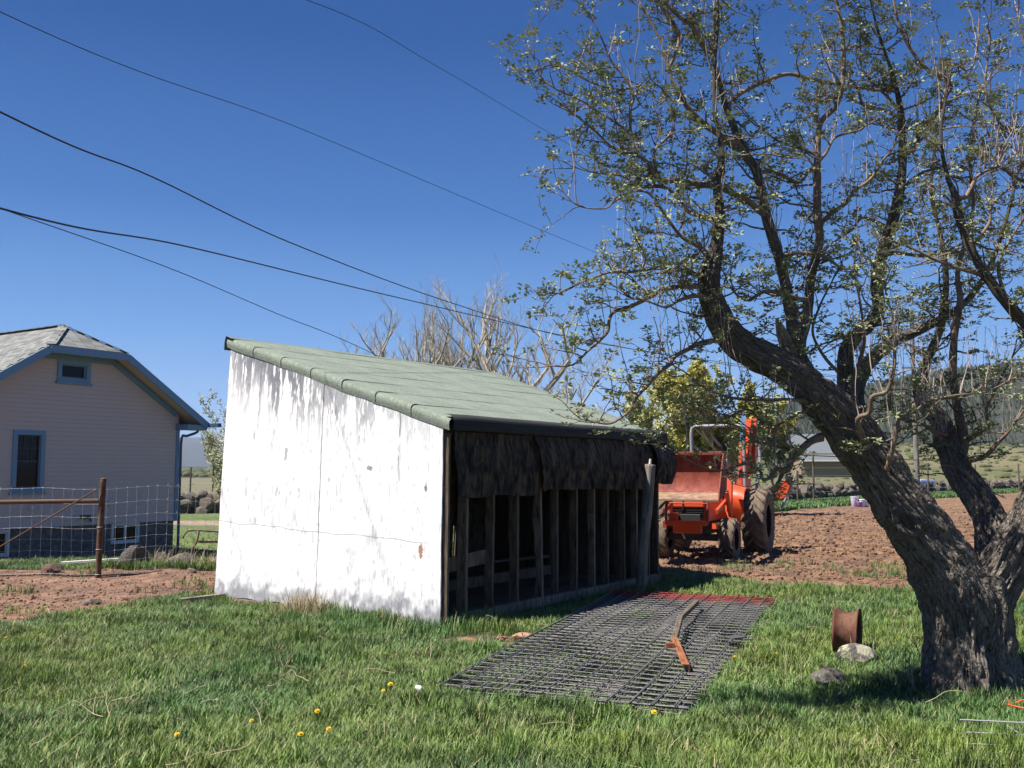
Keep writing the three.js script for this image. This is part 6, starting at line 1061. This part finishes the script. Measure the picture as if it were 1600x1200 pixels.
{
  const R = mulberry(2024), list = [], dry = [], shedLine = (x, z) => { // distance to the white gable's foot
    const ax = SA.x, az = SA.z, bx = SB.x, bz = SB.z, t = Math.max(0, Math.min(1, ((x - ax) * (bx - ax) + (z - az) * (bz - az)) / ((bx - ax) ** 2 + (bz - az) ** 2))); return Math.hypot(x - lerp(ax, bx, t), z - lerp(az, bz, t)); };
  const openLine = (x, z) => { const ax = SA.x, az = SA.z, bx = SC.x, bz = SC.z, t = Math.max(0, Math.min(1, ((x - ax) * (bx - ax) + (z - az) * (bz - az)) / ((bx - ax) ** 2 + (bz - az) ** 2))); return Math.hypot(x - lerp(ax, bx, t), z - lerp(az, bz, t)); };
  function place(x, d, dens) {
    const z = -d; if (inPoly(x, z, SHED)) return; if (Math.hypot(x - 3.28, z + 7.06) < 0.33) return;
    const f = fieldMask(x, d), g = driveMask(x, d), bare = Math.max(f, g), patch = fbm2(x * 1.1, z * 1.1, 3, 0, 64); if (R() < bare * (1.03 - (patch > 0.15 ? 0.12 : 0))) return;
    if (Math.exp(-(Math.pow((x + 0.25) / 0.45, 2) + Math.pow((d - 9.15) / 0.35, 2))) > 0.35 && R() < 0.93) return;
    const under = inPoly(x, z, MESH), ol = openLine(x, z); if (under && R() < smooth(7.2, 9.5, d) * 0.6) return; if (ol < 0.8 && R() < 0.8 - ol * 0.5) return;
    let h = 0.62 + 0.55 * (patch + 0.3) + 0.25 * R(); const sl = shedLine(x, z); if (sl < 1.1) h += 0.4 * smooth(1.1, 0.15, sl) * smooth(-3.2, -1.2, x); if (under) h *= lerp(0.75, 0.45, smooth(7, 9, d)); if (x > 1.2 && !under) h *= 0.95;
    h *= 0.7 + 0.5 * Math.max(0, 0.35 + vn2(x * 4.3, z * 4.3, 0, 68)) * (0.6 + 0.5 * vn2(x * 11, z * 11, 0, 69)); h = Math.max(0.3, h);
    const thin = fbm2(x * 2.3 + 9, z * 2.3, 3, 0, 66); if (thin < -0.2 && R() < 0.55) return;
    const q = [x, H(x, z) - 0.01, z, 0.9 + 0.3 * R(), (R() - 0.5) * 0.25, R() * 6.28, (R() - 0.5) * 0.25, h]; 
    (R() < 0.06 + 0.12 * smooth(0.1, 0.4, thin) ? dry : list).push(q);
  }
  for (let d = 4.4; d < 16.5; d += 0.0) { const st = d < 8 ? 0.023 : d < 11 ? 0.027 : 0.034; const X = 0.55 * d + 1.1; for (let x = -X; x < X; x += st) place(x + (R() - 0.5) * st * 1.6, d + (R() - 0.5) * st * 1.6); d += st; }
  for (let i = 0; i < 26000; i++) { const d = 15.5 + 22 * R() * R(), x = -0.56 * d - 1 + (0.56 * d + 1) * R(); if (x > -0.06 * d) continue; place(x, d); }
  for (let i = 0; i < 2800; i++) { const d = 15.3 + 1.1 * R(), x = -6.5 + 3.4 * R() - (d - 15) * 0.2; if (fbm2(x * 2, d * 2, 2, 0, 12) < -0.12) continue; list.push([x, H(x, -d) - 0.01, -d, 1.4, (R() - 0.5) * 0.3, R() * 6.28, (R() - 0.5) * 0.3, 0.65 + 0.7 * R()]); }
  for (let i = 0; i < 260; i++) { const d = 15.3 + 1.1 * R(), x = -5.9 + 2.3 * R(); dry.push([x, H(x, -d), -d, 1.6, (R() - 0.5) * 0.7, R() * 6, (R() - 0.5) * 0.7, 1 + 1.6 * R()]); }
  for (let i = 0; i < 190; i++) { const x = -2.25 + 0.22 * (R() + R() - 1) * 1.6, d = 10.55 + 0.25 * (R() + R() - 1); dry.push([x, H(x, -d), -d, 1.2, (R() - 0.5) * 0.7, R() * 6, (R() - 0.5) * 0.7, 1.3 + 0.9 * R()]); }
  const gm = new THREE.MeshPhysicalMaterial({ color: rgb(1, 1, 1), roughness: 0.6, side: THREE.DoubleSide, transmission: 0.18, thickness: 0 });
  const dm = new THREE.MeshStandardMaterial({ color: rgb(1, 1, 1), roughness: 0.8, side: THREE.DoubleSide });
  const o = instances(scene, 'lawn_grass', [1, 2, 3, 4, 5].map(k => tuft(k * 7, 7, 0.145, 0.0058, 0.032)), gm, list, (c, i, q) => {
    const n = fbm2(q[0] * 0.9, q[2] * 0.9, 3, 0, 72), n2 = fbm2(q[0] * 5, q[2] * 5, 2, 0, 75), k = 0.55 + 0.7 * hash3(i, 1, 6) + 0.4 * n2, y = Math.max(0, Math.min(1, 0.45 + 1.1 * n + 0.5 * (hash3(i, 4, 7) - 0.5)));
    return c.setRGB(lerp(0.088, 0.178, y) * k, lerp(0.190, 0.246, y) * k, lerp(0.043, 0.038, y) * k);
  });
  const o2 = instances(scene, 'dry_grass', [tuft(91, 4, 0.13, 0.0045, 0.035), tuft(92, 3, 0.16, 0.004, 0.04)], dm, dry, (c, i) => { const k = 0.7 + 0.6 * hash3(i, 2, 6); return c.setRGB(0.36 * k, 0.30 * k, 0.17 * k); });
  for (const m of o) Object.assign(m.userData, { label: 'green lawn grass growing round the shed, mesh sheets and tree', category: 'grass', group: 'lawn grass' });
  for (const m of o2) Object.assign(m.userData, { label: 'dry straw-coloured grass blades mixed into the lawn', category: 'grass', group: 'dry grass' });
  // verge grass beyond the field
  const far = []; for (let i = 0; i < 9000; i++) { const x = 6 + 40 * R(), e = 37 + (x - 10) * 1.24, d = e + R() * (5 + 0.1 * (x - 8)); far.push([x, H(x, -d), -d, 2.6, 0, R() * 6, 0, 1.2 + 0.6 * R()]); }
  const o3 = instances(scene, 'verge_grass', [tuft(95, 12, 0.12, 0.012, 0.07)], gm, far, (c, i) => { const k = 0.8 + 0.4 * hash3(i, 2, 9); return c.setRGB(0.07 * k, 0.15 * k, 0.03 * k); });
  Object.assign(o3[0].userData, { label: 'bright green grass verge between the ploughed soil and the stone wall', category: 'grass' });
  tick('grass'); console.log('grass', list.length, 'dry', dry.length);
  // dead stalks, each lying or standing on its own
  const stalkM = mat([0.46, 0.39, 0.25], 0.8), sg = [1, 2, 3].map(k => { const q = mulberry(k * 5), p = [[0, 0, 0, 0.0028]]; for (let i = 1; i <= 4; i++) p.push([0.03 * (q() - 0.5) * i, 0.08 * i, 0.03 * (q() - 0.5) * i, 0.0028 - i * 0.0004]); return sweep(p, 4, 0.05, null, false); });
  const SP = []; const tall = [[2.0, 7.2], [2.15, 7.4], [2.3, 6.9], [2.45, 7.1], [2.6, 7.6], [2.75, 7.9], [2.9, 7.3], [2.98, 7.2], [2.86, 7.0], [2.8, 7.35], [2.7, 7.15], [2.92, 7.5], [-2.3, 10.3], [-2.2, 10.25], [-2.45, 10.4], [-2.1, 10.2], [-2.6, 10.6], [-1.9, 10.1]];
  tall.forEach(([x, d]) => SP.push([x, d, 0.8 + 0.5 * R(), 0.15])); for (let i = 0; i < 85; i++) { const d = 5 + 6 * R(), x = (R() * 2 - 1) * 0.55 * d; if (inPoly(x, -d, MESH) || inPoly(x, -d, SHED) || fieldMask(x, d) + driveMask(x, d) > 0.3) continue; SP.push([x, d, 0.5 + 0.5 * R(), 1.0 + 0.45 * R()]); }
  SP.forEach(([x, d, s, tilt], i) => { const o = single('dry_stalk', tilt < 0.5 ? 'pale dead grass stalk standing up out of the lawn' : 'pale dead grass stalk lying flat across the lawn', 'grass stalk', sg[i % 3], stalkM, [x, H(x, -d) + (tilt < 0.5 ? 0 : 0.08), -d], tilt < 0.5 ? 'standing dead stalks' : 'fallen dead stalks'); o.scale.setScalar(s); o.rotation.set(0, R() * 6.28, tilt * (R() < 0.5 ? 1 : -1), 'YXZ'); });
  // suckers at the foot of the tree
  for (let i = 0; i < 14; i++) { const a = 2.4 + 1.6 * R(), r = 0.36 + 0.16 * R(), x = 3.28 + Math.cos(a) * r, z = -7.06 + Math.sin(a) * r * 0.8 + 0.1; const o = single('root_sucker', 'brown woody sucker sprouting at the foot of the fruit tree', 'sucker', sg[i % 3], mat([0.2, 0.14, 0.12], 0.8), [x, 0, z], 'suckers at the tree foot'); o.scale.set(1.5, 0.7 + 0.6 * R(), 1.5); o.rotation.set(0, R() * 6, 0.25 * R()); }
  // dandelions
  const head = (() => { const g = []; for (let k = 0; k < 3; k++) for (let i = 0; i < 12; i++) { const a = i / 12 * 6.283 + k * 0.26, L = 0.021 - k * 0.005; g.push(new THREE.BoxGeometry(L, 0.0015, 0.0055).translate(L / 2, 0, 0).rotateZ(0.12 + k * 0.38).rotateY(a).translate(0, 0.002 * k, 0)); } return mergeGeometries(g); })();
  const yel = mat([0.72, 0.46, 0.012], 0.7), stm = mat([0.1, 0.15, 0.04], 0.8); let first = null;
  [[-3.67, 7.43], [-0.89, 6.86], [-1.59, 6.05], [-1.23, 6.22], [-1.2, 5.61], [-1.92, 5.71], [1.84, 8.08], [-0.84, 6.9], [-1.07, 5.8], [-4.65, 9.01], [2.78, 10.44], [2.21, 8.21], [-0.47, 6.51], [0.89, 6.2]].forEach(([x, d], i) => {
    if (!first) { first = thing('dandelion', 'small yellow dandelion flower open in the lawn', 'dandelion', [x, H(x, -d), -d], 'dandelions in the lawn'); part(first, 'flower_head', head, yel).position.y = 0.13; part(first, 'stem', rod(V(0, 0, 0), V(0, 0.13, 0), 0.0025, 5), stm); first.rotation.set(0.2, 0, 0.1); }
    else { const c = copyOf(first, null, [x, H(x, -d), -d]); c.rotation.set(0.25 + 0.3 * hash3(i, 1, 1), i, 0.2 * hash3(i, 2, 2)); c.scale.setScalar(0.62 + 0.35 * hash3(i, 3, 3)); }
  });
}
scene.traverse(o => { if (o.isMesh) { o.castShadow = true; o.receiveShadow = true; } });
renderer.setSize(1024, 768);
renderer.render(scene, camera);
